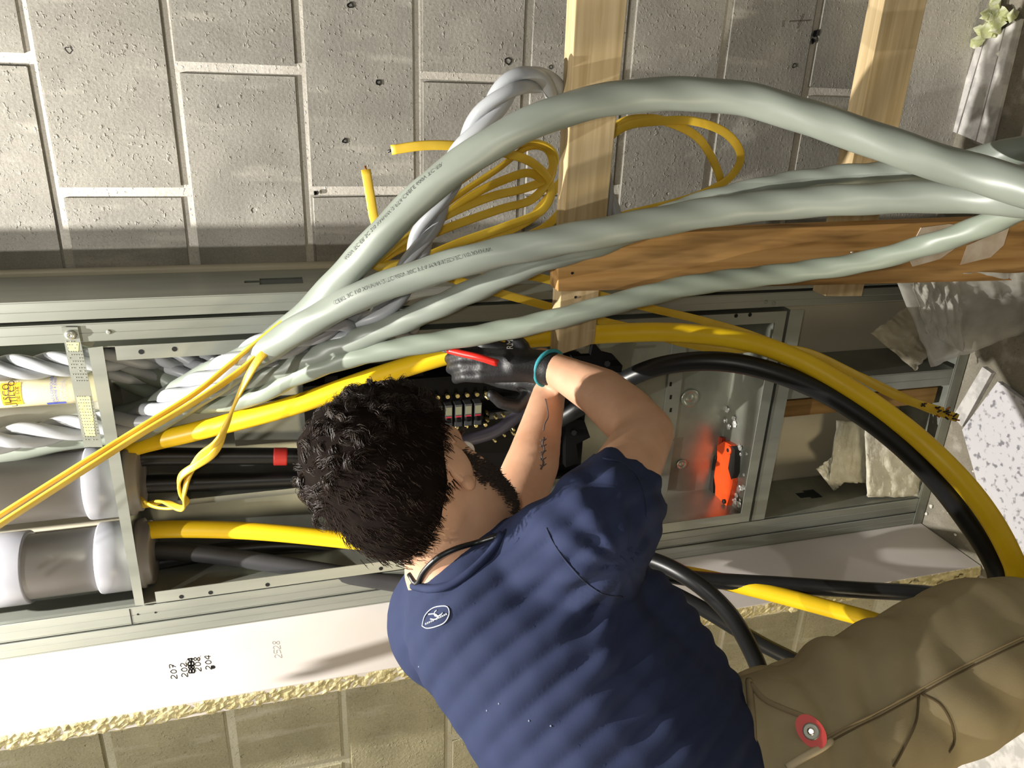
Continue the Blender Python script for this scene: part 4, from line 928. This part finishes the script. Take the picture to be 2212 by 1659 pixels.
# oval emblem with interlocking arcs and a line of lettering below it
lg = [(912, 1352), (918, 1330), (934, 1314), (955, 1309), (968, 1312), (970, 1328), (960, 1345), (940, 1354), (922, 1357), (912, 1352)]
decal_line('emblem', lg, .0007, M_LOGO, SH, shirt, .0012, step=.003)
decal_line('emblem', [(926, 1327), (938, 1326), (947, 1331), (941, 1338), (930, 1337)], .0008, M_LOGO, SH, shirt, .0012, step=.003)
decal_line('emblem', [(944, 1318), (938, 1324), (941, 1331), (951, 1329), (957, 1323)], .0008, M_LOGO, SH, shirt, .0012, step=.003)
for k in range(12):
    x = 920 + k*4.0; y = 1350 - k*1.9
    if k == 5: continue
    decal_line('emblem_letter', [(x, y), (x-1.2, y-3), (x+.8, y-3.6), (x+1.4, y-.6)], .00045, M_LOGO, SH, shirt, .0012, step=.002)
for (x, y) in ((1143, 1557), (1190, 1568), (1052, 1535), (1078, 1520), (905, 1440)):
    h = hit(SH, x, y, .0005)
    if h:
        bmx = bmesh.new(); add_ball(bmx, h, .0012, 1); bm_obj('dust_speck', bmx, M_SPECK, shirt)
# cord round the neck, lying on skin and shirt
bm = bmesh.new(); NK = []
for (x, y) in ((884, 1240), (900, 1262), (915, 1235), (945, 1205), (985, 1185), (1030, 1172), (1075, 1158)):
    h = hit(BODY, x, y, .003); g = hit(SH, x, y, .003)
    c = [q for q in (h, g) if q is not None]
    if c: NK.append(tuple(min(c, key=lambda q: (q-CAM).length)))
cable('neck_cord', NK, .0034, M_BLK, man, seg=10, step=.006)

# trousers, boots
hipR, kneR, ankR = C(1745, 1590, .965), Vector((-.735, .63, .47)), Vector((-.745, .585, .10))
LO = Vector((-.17, .125, 0))
bm = bmesh.new()
add_ell(bm, C(1665, 1740, .94), (IX, IY, IZ), (.085, .150, .125))
limb(bm, [(C(1650, 1715, .94), .135), (C(1755, 1645, .97), .118), (C(1860, 1545, .995), .104), (C(2000, 1475, 1.02), .100), (C(2130, 1408, 1.05), .098), (kneR + Vector((0, 0, .02)), .088), (kneR.lerp(ankR, .5), .078), (ankR, .070)])
limb(bm, [(C(1640, 1760, 1.02), .11), (hipR + LO + Vector((0, 0, -.05)), .11), (kneR + LO, .085), (ankR + LO, .068)])
vs, fs, ns = remesh(bm, .0078, 6)
W2 = (IX*.93 + IY*.10 + IZ*.2).normalized(); out = []
for p, n_ in zip(vs, ns):
    wv = mnoise.noise(p*5)*1.0; q = p.dot(W2)
    f = (math.sqrt(math.sin(q*math.pi/.075 + wv*2.4 + p.dot(IY)*14 + mnoise.noise(p*9)*.7)**2 + .03) - .7)*2
    g = (math.sqrt(math.sin(q*math.pi/.11 - p.dot(IY)*22 + wv*2.0 + 1)**2 + .03) - .7)*2; mk = max(0, min(1, .5 + 1.6*mnoise.noise(p*4.5 + Vector((5, 5, 1)))))
    f = f*mk + g*(1 - mk)*.9
    am = .0075*f + .005*mnoise.noise(p*7)
    out.append(p + n_*am)
trou = mesh('trousers', out, fs, M_TROU, man, True, None, 'khaki canvas work trousers')
TR = BVHTree.FromPolygons(out, fs)
M_TSEAM = mat('khaki_seam', '#5f5139', .95); M_TSEAM2 = mat('khaki_edge', '#8f8063', .9)
decal_line('side_seam', [(1778, 1600), (1830, 1572), (1900, 1538), (1980, 1494), (2060, 1450), (2140, 1410), (2208, 1378)], .0032, M_TSEAM2, TR, trou, .0003, flat=(.0048, .0009))
decal_line('seam_stitch', [(1782, 1609), (1834, 1580), (1904, 1546), (1984, 1502), (2064, 1458), (2144, 1418), (2212, 1386)], .0012, M_TSEAM, TR, trou, .0006)
decal_line('pocket_edge', [(1622, 1478), (1650, 1510), (1690, 1530), (1735, 1548), (1768, 1566)], .0036, M_TSEAM2, TR, trou, .001)
decal_line('pocket_seam', [(1990, 1498), (2030, 1520), (2055, 1560), (2062, 1600), (2050, 1625)], .0016, M_TSEAM, TR, trou, .0006)
decal_line('pocket_seam', [(1985, 1500), (1978, 1560), (1950, 1620), (1930, 1657)], .0016, M_TSEAM, TR, trou, .0006)
decal_line('frayed_pocket_edge', [(1700, 1659), (1730, 1640), (1765, 1620), (1795, 1602)], .0045, mat('frayed_cotton', '#c3b497', .95), TR, trou, .001)
decal_line('waistband', [(1618, 1470), (1622, 1520), (1626, 1580), (1626, 1655)], .0045, M_TSEAM2, TR, trou, .001)
for s, off in ((1, Vector()), (-1, LO)):
    a = ankR + off; fd = Vector((.55, .83, 0)).normalized(); bm = bmesh.new(); add_ell(bm, Vector((a.x, a.y, .045)) + fd*.07, (fd.cross(Vector((0, 0, 1))), fd, Vector((0, 0, 1))), (.05, .14, .046)); limb(bm, [(Vector((a.x, a.y, .06)), .05), (a + Vector((0, 0, .04)), .05)])
    v2, f2, n2 = remesh(bm, .01, 3); zmin = min(v.z for v in v2)
    bt = mesh('boot', [v - Vector((0, 0, zmin - .001)) for v in v2], f2, M_SOLE, man, True)

# gloves: palm, four fingers of different length, thumb from the side of the palm
def glove(wr, kn_dir, side_dir, back, curl, name, scale=1.0, teal=True, label=None):
    """wr wrist; kn_dir towards the knuckles; side_dir towards the index side; back = away from the palm"""
    a, s, b = kn_dir.normalized(), side_dir.normalized(), back.normalized(); bm = bmesh.new(); k = scale
    palm = [(wr, .0275*k), (wr + a*.035*k, .026*k)]
    limb(bm, palm)
    for t in (-1.2, -.4, .4, 1.2): limb(bm, [(wr + a*.02*k + s*t*.008*k, .018*k), (wr + a*.085*k + s*t*.0195*k, .0125*k)])
    for t, ln in ((1.25, .072), (.42, .080), (-.42, .074), (-1.25, .058)):
        base = wr + a*.086*k + s*t*.0205*k; d = a.copy(); p = base; ch = [(p, .0105*k)]; seg = (.45, .31, .24)
        for j, f in enumerate(seg):
            ang = curl[j]; d = (d*math.cos(ang) - b*math.sin(ang)).normalized(); d = d
            b2 = (b*math.cos(ang) + a*math.sin(ang)); p = p + d*ln*f*k*1.0; ch.append((p, (.0098, .0092, .0085)[j]*k))
        limb(bm, ch)
    tb = wr + a*.028*k + s*.026*k; t1 = tb + (a*.55 + s*.65 - b*.35).normalized()*.036*k; t2 = t1 + (a*.85 + s*.05 - b*.5).normalized()*.030*k; t3 = t2 + (a*.8 - s*.4 - b*.5).normalized()*.022*k
    limb(bm, [(tb, .014*k), (t1, .0118*k), (t2, .0104*k), (t3, .009*k)])
    limb(bm, [(wr, .0275*k), (rwr.lerp(wr, .45), .0285), (rwr.lerp(wr, .30), .0292)] if teal else [(wr, .0275*k), (wr - a*.016*k, .0285*k)])
    v2, f2, n2 = remesh(bm, .0035, 2); g = mesh(name, v2, f2, M_GLOVE, man, True, None, label)
    if teal:
        c = rwr.lerp(wr, .30); ax = (rfm - rwr).normalized(); u = ax.orthogonal().normalized(); w = ax.cross(u); ring = [tuple(c + (u*math.cos(q) + w*math.sin(q))*.0300) for q in np.linspace(0, 2*math.pi, 25)]
        cable('cuff_band', ring, .0036, M_TEAL, g, seg=10, step=.006)
    return g
gw = C(1160, 792, 1.275)
gR = glove(gw, C(1040, 778, 1.265) - gw, -IY + IX*.1, -IZ*.9 - IY*.2, (.35, .75, .7), 'glove', 1.04, True, 'black work glove with a teal cuff')
gw2 = C(1182, 826, 1.315)
gL = glove(gw2, C(1100, 800, 1.33) - gw2, IY, IZ, (.3, .6, .6), 'glove', 1.0, False, 'black work glove half hidden behind the other')
def fnl(x, y): return hit(GB, 1108 - y*900 if False else 1098 + x*0 + x*600, 742 - y*600, .0006)
GB = BVHTree.FromPolygons([gR.matrix_world @ v.co if False else v.co + wpos(gR) for v in gR.data.vertices], [tuple(p.vertices) for p in gR.data.polygons])
me = text_me('RM', .022)
vv = [hit(GB, 1102 - v.co.y*900, 744 - v.co.x*700, .0006) for v in me.vertices]
if all(v is not None for v in vv): mesh('glove_lettering', vv, [tuple(p.vertices) for p in me.polygons], mat('glove_print', '#c9c9c4', .6), gR)
bpy.data.meshes.remove(me)
# inked line down the inside of the left forearm
M_TAT = mat('tattoo_ink', '#5b5252', .7)
decal_line('tattoo', [(1178, 862), (1182, 880), (1184, 900), (1177, 915), (1174, 930)], .0011, M_TAT, BODY, body, .0002, step=.004)
decal_line('tattoo', [(1175, 945), (1172, 960), (1176, 972), (1170, 985), (1174, 1000), (1168, 1014)], .0016, M_TAT, BODY, body, .0002, step=.004)
for y in (950, 962, 975, 990, 1004):
    decal_line('tattoo', [(1166, y), (1172, y+3), (1180, y-2)], .0008, M_TAT, BODY, body, .0002, step=.003)

# red handled tool gripped in the right hand
pl = thing('pliers', 'red-handled pliers gripped in the black glove', 'pliers', C(1060, 775, 1.25))
M_REDH = mat('red_handle', '#c8251c', .35)
cable('handle', [tuple(C(*q)) for q in ((968, 756, 1.255), (1000, 764, 1.245), (1035, 772, 1.235), (1075, 785, 1.232))], .0058, M_REDH, pl, seg=12, step=.006)
cable('handle', [tuple(C(*q)) for q in ((972, 752, 1.275), (1005, 755, 1.275), (1040, 760, 1.275), (1070, 768, 1.275))], .0058, M_REDH, pl, seg=12, step=.006)
cable('jaws', [tuple(C(*q)) for q in ((968, 755, 1.265), (940, 748, 1.27), (915, 742, 1.275))], .0065, M_BRASS, pl, seg=10, step=.006)
# folding tool clipped into the trouser pocket: red ring with a steel rivet
h = hit(TR, 1752, 1580, .004); h2 = hit(TR, 1790, 1560, .004)
ck = thing('folding_tool', 'red tool with a steel rivet peeking from the trouser pocket', 'pocket tool', h)
nrm = (CAM - h).normalized(); e1 = (IX*.6 + IY*.8).normalized(); e1 = (e1 - nrm*e1.dot(nrm)).normalized(); e2 = nrm.cross(e1)
def disc_pts(rx, ry, n=28): return [h + e1*rx*math.cos(q) + e2*ry*math.sin(q) for q in np.linspace(0, 2*math.pi, n+1)[:-1]]
o = disc_pts(.019, .014); mesh('red_body', o + [q + nrm*.007 for q in o], [tuple(range(28))[::-1], tuple(range(28, 56))] + [(k, (k+1) % 28, 28+(k+1) % 28, 28+k) for k in range(28)], M_RED, ck)
lathe('grey_washer', h + nrm*.0072, h + nrm*.02, [(0, .009), (.0016, .009), (.002, .0075)], M_GALV2, ck, 20)
lathe('rivet', h + nrm*.0092, h + nrm*.02, [(0, .0042), (.0018, .0042), (.0026, .0025)], M_BRASS, ck, 14)
# ---------------------------------------------------------------- things on the floor and small debris
M_BOARD = mat('white_board', '#d9d6d2', .8, 0, noise=(40, .45, .62), col2='#b9b6b3'); M_DUSTY = mat('dusty_board', '#d2d0d4', .85, 0, noise=(70, .55, .66), col2='#85838a', noise_det=6)
M_CRUMB = mat('plaster_crumbs', '#e4e1d6', .9); M_FOAM = mat('pale_green_foam', '#b9c08a', .9, 0, noise=(60, .4, .6), col2='#dfe0c8')
def floor_slab(name, l, th, m, label, cat, z0=.0005, parent=None, bev=.001):
    bm = bmesh.new(); lo = [PZ(x, y, th) for x, y in l]; n = len(l)
    a = [bm.verts.new(Vector((q.x, q.y, z0))) for q in lo]; b = [bm.verts.new(Vector((q.x, q.y, z0 + th))) for q in lo]; bm.faces.new(a[::-1]); bm.faces.new(b)
    for k in range(n): bm.faces.new((a[k], a[(k+1) % n], b[(k+1) % n], b[k]))
    bmesh.ops.recalc_face_normals(bm, faces=bm.faces); bevel(bm, bev); o = bm_obj(name, bm, m, parent)
    return tag(o, label, cat) if label else o
floor_slab('drywall_scrap', [(2155, 824), (2078, 928), (2120, 1075), (2190, 1260), (2420, 1260), (2420, 1020)], .0125, M_DUSTY, 'white drywall off-cut covered in grey dust on the floor', 'drywall scrap')
floor_slab('drywall_scrap', [(2122, 792), (2142, 806), (2078, 922), (2058, 900)], .0125, M_BOARD, 'narrow white drywall strip beside the dusty off-cut', 'drywall scrap')
wb = thing('lit_floor_strips', 'white strips on the floor against the block wall, drawn as lit floor bands', 'board', PZ(2125, 180, .01))  # white strips stand for lit floor, the gaps for cable shadows between them
a, b, c, d = (2110, 95), (2206, 40), (2140, 318), (2052, 282)
def mix(p, q, t): return (p[0] + (q[0]-p[0])*t, p[1] + (q[1]-p[1])*t)
for t0, t1 in ((0, .16), (.19, .62), (.65, 1)):
    floor_slab('lit_strip', [mix(a, b, t0), mix(a, b, t1), mix(d, c, t1), mix(d, c, t0)], .009, M_BOARD, None, None, parent=wb)
floor_slab('white_sheet', [(2040, 1640), (2170, 1530), (2420, 1560), (2420, 1760), (2150, 1800)], .0125, M_BOARD, 'white sheet lying on the floor behind the trouser leg', 'board')
floor_slab('white_sheet', [(2230, 380), (2190, 470), (2330, 600), (2420, 420)], .0125, M_BOARD, 'white sheet on the floor under the grey cables', 'board')

def crumbs(name, pxs, n, r, m, label, cat, sx=14, sy=14, seed=1, zlift=0.0):
    rnd = random.Random(seed); t = thing(name, label, cat, PZ(*pxs[0], 0))
    for i in range(n):
        x, y = rnd.choice(pxs); c = PZ(x + rnd.gauss(0, sx), y + rnd.gauss(0, sy), .001); 
        if c.y > BW_Y - .012: c.y = BW_Y - .012
        bm = bmesh.new(); rr = r*rnd.uniform(.4, 1.3); bmesh.ops.create_icosphere(bm, subdivisions=1, radius=rr)
        for v in bm.verts: v.co = Vector((v.co.x*rnd.uniform(.7, 1.4), v.co.y*rnd.uniform(.7, 1.4), v.co.z*.7 + rr*.7)) + Vector((c.x, c.y, .0008 + zlift*rnd.random()))
        bm_obj('crumb', bm, m, t)
    return t
crumbs('foam_crumbs', [(2160, 40), (2170, 20), (2150, 60)], 40, .012, M_FOAM, 'pale green foam crumbs heaped by the wall foot', 'foam crumbs', 12, 14, 2, .02)
crumbs('plaster_crumbs', [(2125, 90), (2140, 110), (2150, 80)], 26, .006, M_CRUMB, 'white plaster crumbs spilled below the green foam', 'crumbs', 12, 16, 3)
crumbs('plaster_crumbs', [(2050, 350), (2035, 385), (2060, 365)], 24, .006, M_CRUMB, 'white plaster crumbs at the wall foot above the grey cables', 'crumbs', 10, 14, 4)
crumbs('plaster_crumbs', [(2140, 1150), (2060, 1110), (2010, 1100), (2100, 1040)], 22, .004, M_CRUMB, 'fine plaster crumbs strewn near the drywall corner', 'crumbs', 20, 30, 5)
# translucent plastic sheeting behind the post
M_FILM = mat('clear_film', '#dddbd2', .3, 0, noise=(18, .4, .65), col2='#c5c3b8', alpha=.55, bump=(20, .3, .004)); M_FILM2 = mat('clear_bag', '#cfc6b0', .25, 0, noise=(22, .4, .65), col2='#b0a68c', alpha=.4, bump=(40, .6, .004))
M_PACK = mat('milky_packet', '#e6e3d2', .3, 0, noise=(30, .35, .65), col2='#cfcbb6', bump=(60, .6, .004))
def film(name, c4, Ys, m, label, cat, seed, amp=.012, nu=26, nv=18, th=.0004, parent=None):
    """crumpled sheet between four pixel corners with a depth each"""
    vs = []; fs = []
    for j in range(nv):
        for i in range(nu):
            u, v = i/(nu-1), j/(nv-1); top = mix(c4[0], c4[1], u); bot = mix(c4[3], c4[2], u); q = mix(top, bot, v)
            Y = (Ys[0]*(1-u) + Ys[1]*u)*(1-v) + (Ys[3]*(1-u) + Ys[2]*u)*v
            w = P(q[0], q[1], Y); s = Vector((seed*3.1, seed*1.7, 0))
            n1 = mnoise.noise(Vector((u*4, v*3, seed))*1.5); n2 = abs(mnoise.noise(Vector((u*7 + v*3, v*4 - u*2, seed + 4)))) ; n3 = mnoise.noise(Vector((u*9, v*8, seed + 9)))
            w = w + Vector((n1*amp*.6, -(n2*amp*2.2 + n3*amp*.35), n1*amp*.4)); w.z = max(w.z, .0015); vs.append(w)
    for j in range(nv-1):
        for i in range(nu-1): a = j*nu+i; fs.append((a, a+1, a+nu+1, a+nu))
    o = mesh(name, vs, fs, m, parent, True); md = o.modifiers.new('thick', 'SOLIDIFY'); md.thickness = th
    return tag(o, label, cat) if label else o
film('plastic_sheeting', [(1928, 588), (2240, 588), (2240, 706), (2010, 792)], (1.13, 1.10, 1.17, 1.20), M_FILM, 'crumpled translucent plastic sheeting behind the foot of the brown post', 'plastic sheet', 1, .006)
film('plastic_sheeting', [(1960, 592), (2070, 585), (2080, 760), (2000, 720)], (1.125, 1.12, 1.16, 1.165), M_FILM, 'narrow fold of translucent film over the larger sheeting', 'plastic sheet', 2, .007)
film('plastic_bag', [(1880, 720), (1960, 660), (2040, 720), (1975, 800)], (1.27, 1.24, 1.22, 1.25), M_FILM2, 'brownish clear plastic bag below the sheeting', 'plastic bag', 3, .006)
# milky packets leaning in the lower framing bay
def packet(c4, Y, label, seed):
    t = thing('parts_packet', label, 'packet', P(*c4[3], Y), 'milky plastic packets in the lower framing bay')
    film('packet_front', c4, (Y, Y, Y-.01, Y-.01), M_PACK, None, None, seed, .005, 20, 20, .0006, t)
    film('packet_back', c4, (Y+.012, Y+.012, Y, Y), M_PACK, None, None, seed+.5, .003, 8, 8, .0006, t)
    return t
packet([(1806, 908), (1872, 912), (1870, 1042), (1790, 1040)], 1.36, 'milky packet on the left of the two leaning in the lower bay', 5)
packet([(1866, 892), (1985, 930), (1992, 1072), (1872, 1072)], 1.31, 'larger crumpled packet on the right, in front of the other', 6)
packet([(1762, 1012), (1800, 985), (1830, 1035), (1800, 1060)], 1.37, 'small packet corner sticking out under the other two', 7)
# torn pale paper patches stuck to the post
M_TORN = mat('torn_paper', '#dccfc0', .85, 0, noise=(24, .4, .65), col2='#c7b49c')
for l, lab in (([(1990, 492), (2050, 484), (2128, 492), (2090, 518), (2030, 560), (1972, 576), (1962, 556), (1975, 520)], 'torn pale paper stuck on the brown post beside the last rail'), ([(2090, 530), (2180, 492), (2168, 530), (2140, 556), (2075, 572)], 'second torn paper scrap lower on the brown post')):
    f = [P(x, y, PYF - .0016) for x, y in l]; n = len(f)
    o = mesh('paper_scrap', f + [q + Vector((0, .0013, 0)) for q in f], [tuple(range(n))[::-1], tuple(range(n, 2*n))] + [(k, (k+1) % n, n+(k+1) % n, n+k) for k in range(n)], M_TORN); tag(o, lab, 'paper')
# cut ends of the flat cables
fl = [o for o in bpy.data.objects if o.name.startswith('flat_cable')]; fl.sort(key=lambda o: o.name)
def tip(o, a, b, r, m, name): cyl(name, a, b, r, m, o, 8)
tip(fl[0], P(852, 323, 1.239), P(838, 327, 1.241), .0022, M_BLK, 'bared_end')
tip(fl[1], P(791, 372, 1.229), P(789, 358, 1.231), .0016, M_COPPER, 'bared_end')
rnd = random.Random(8)
for o, pts in ((fl[2], ((2030, 892, .985), (2050, 898, .978), (2068, 903, .97))), (fl[3], ((1990, 876, .98), (2012, 882, .972), (2035, 888, .965)))):
    for (x, y, Y) in pts:
        for k in range(3):
            q = P(x + rnd.uniform(-12, 12), y + rnd.uniform(-5, 5), Y - .006); tip(o, q, q + Vector((rnd.uniform(-.006, .006), 0, -.007)), .0016, M_BLK if k else M_COPPER, 'frayed_wire')
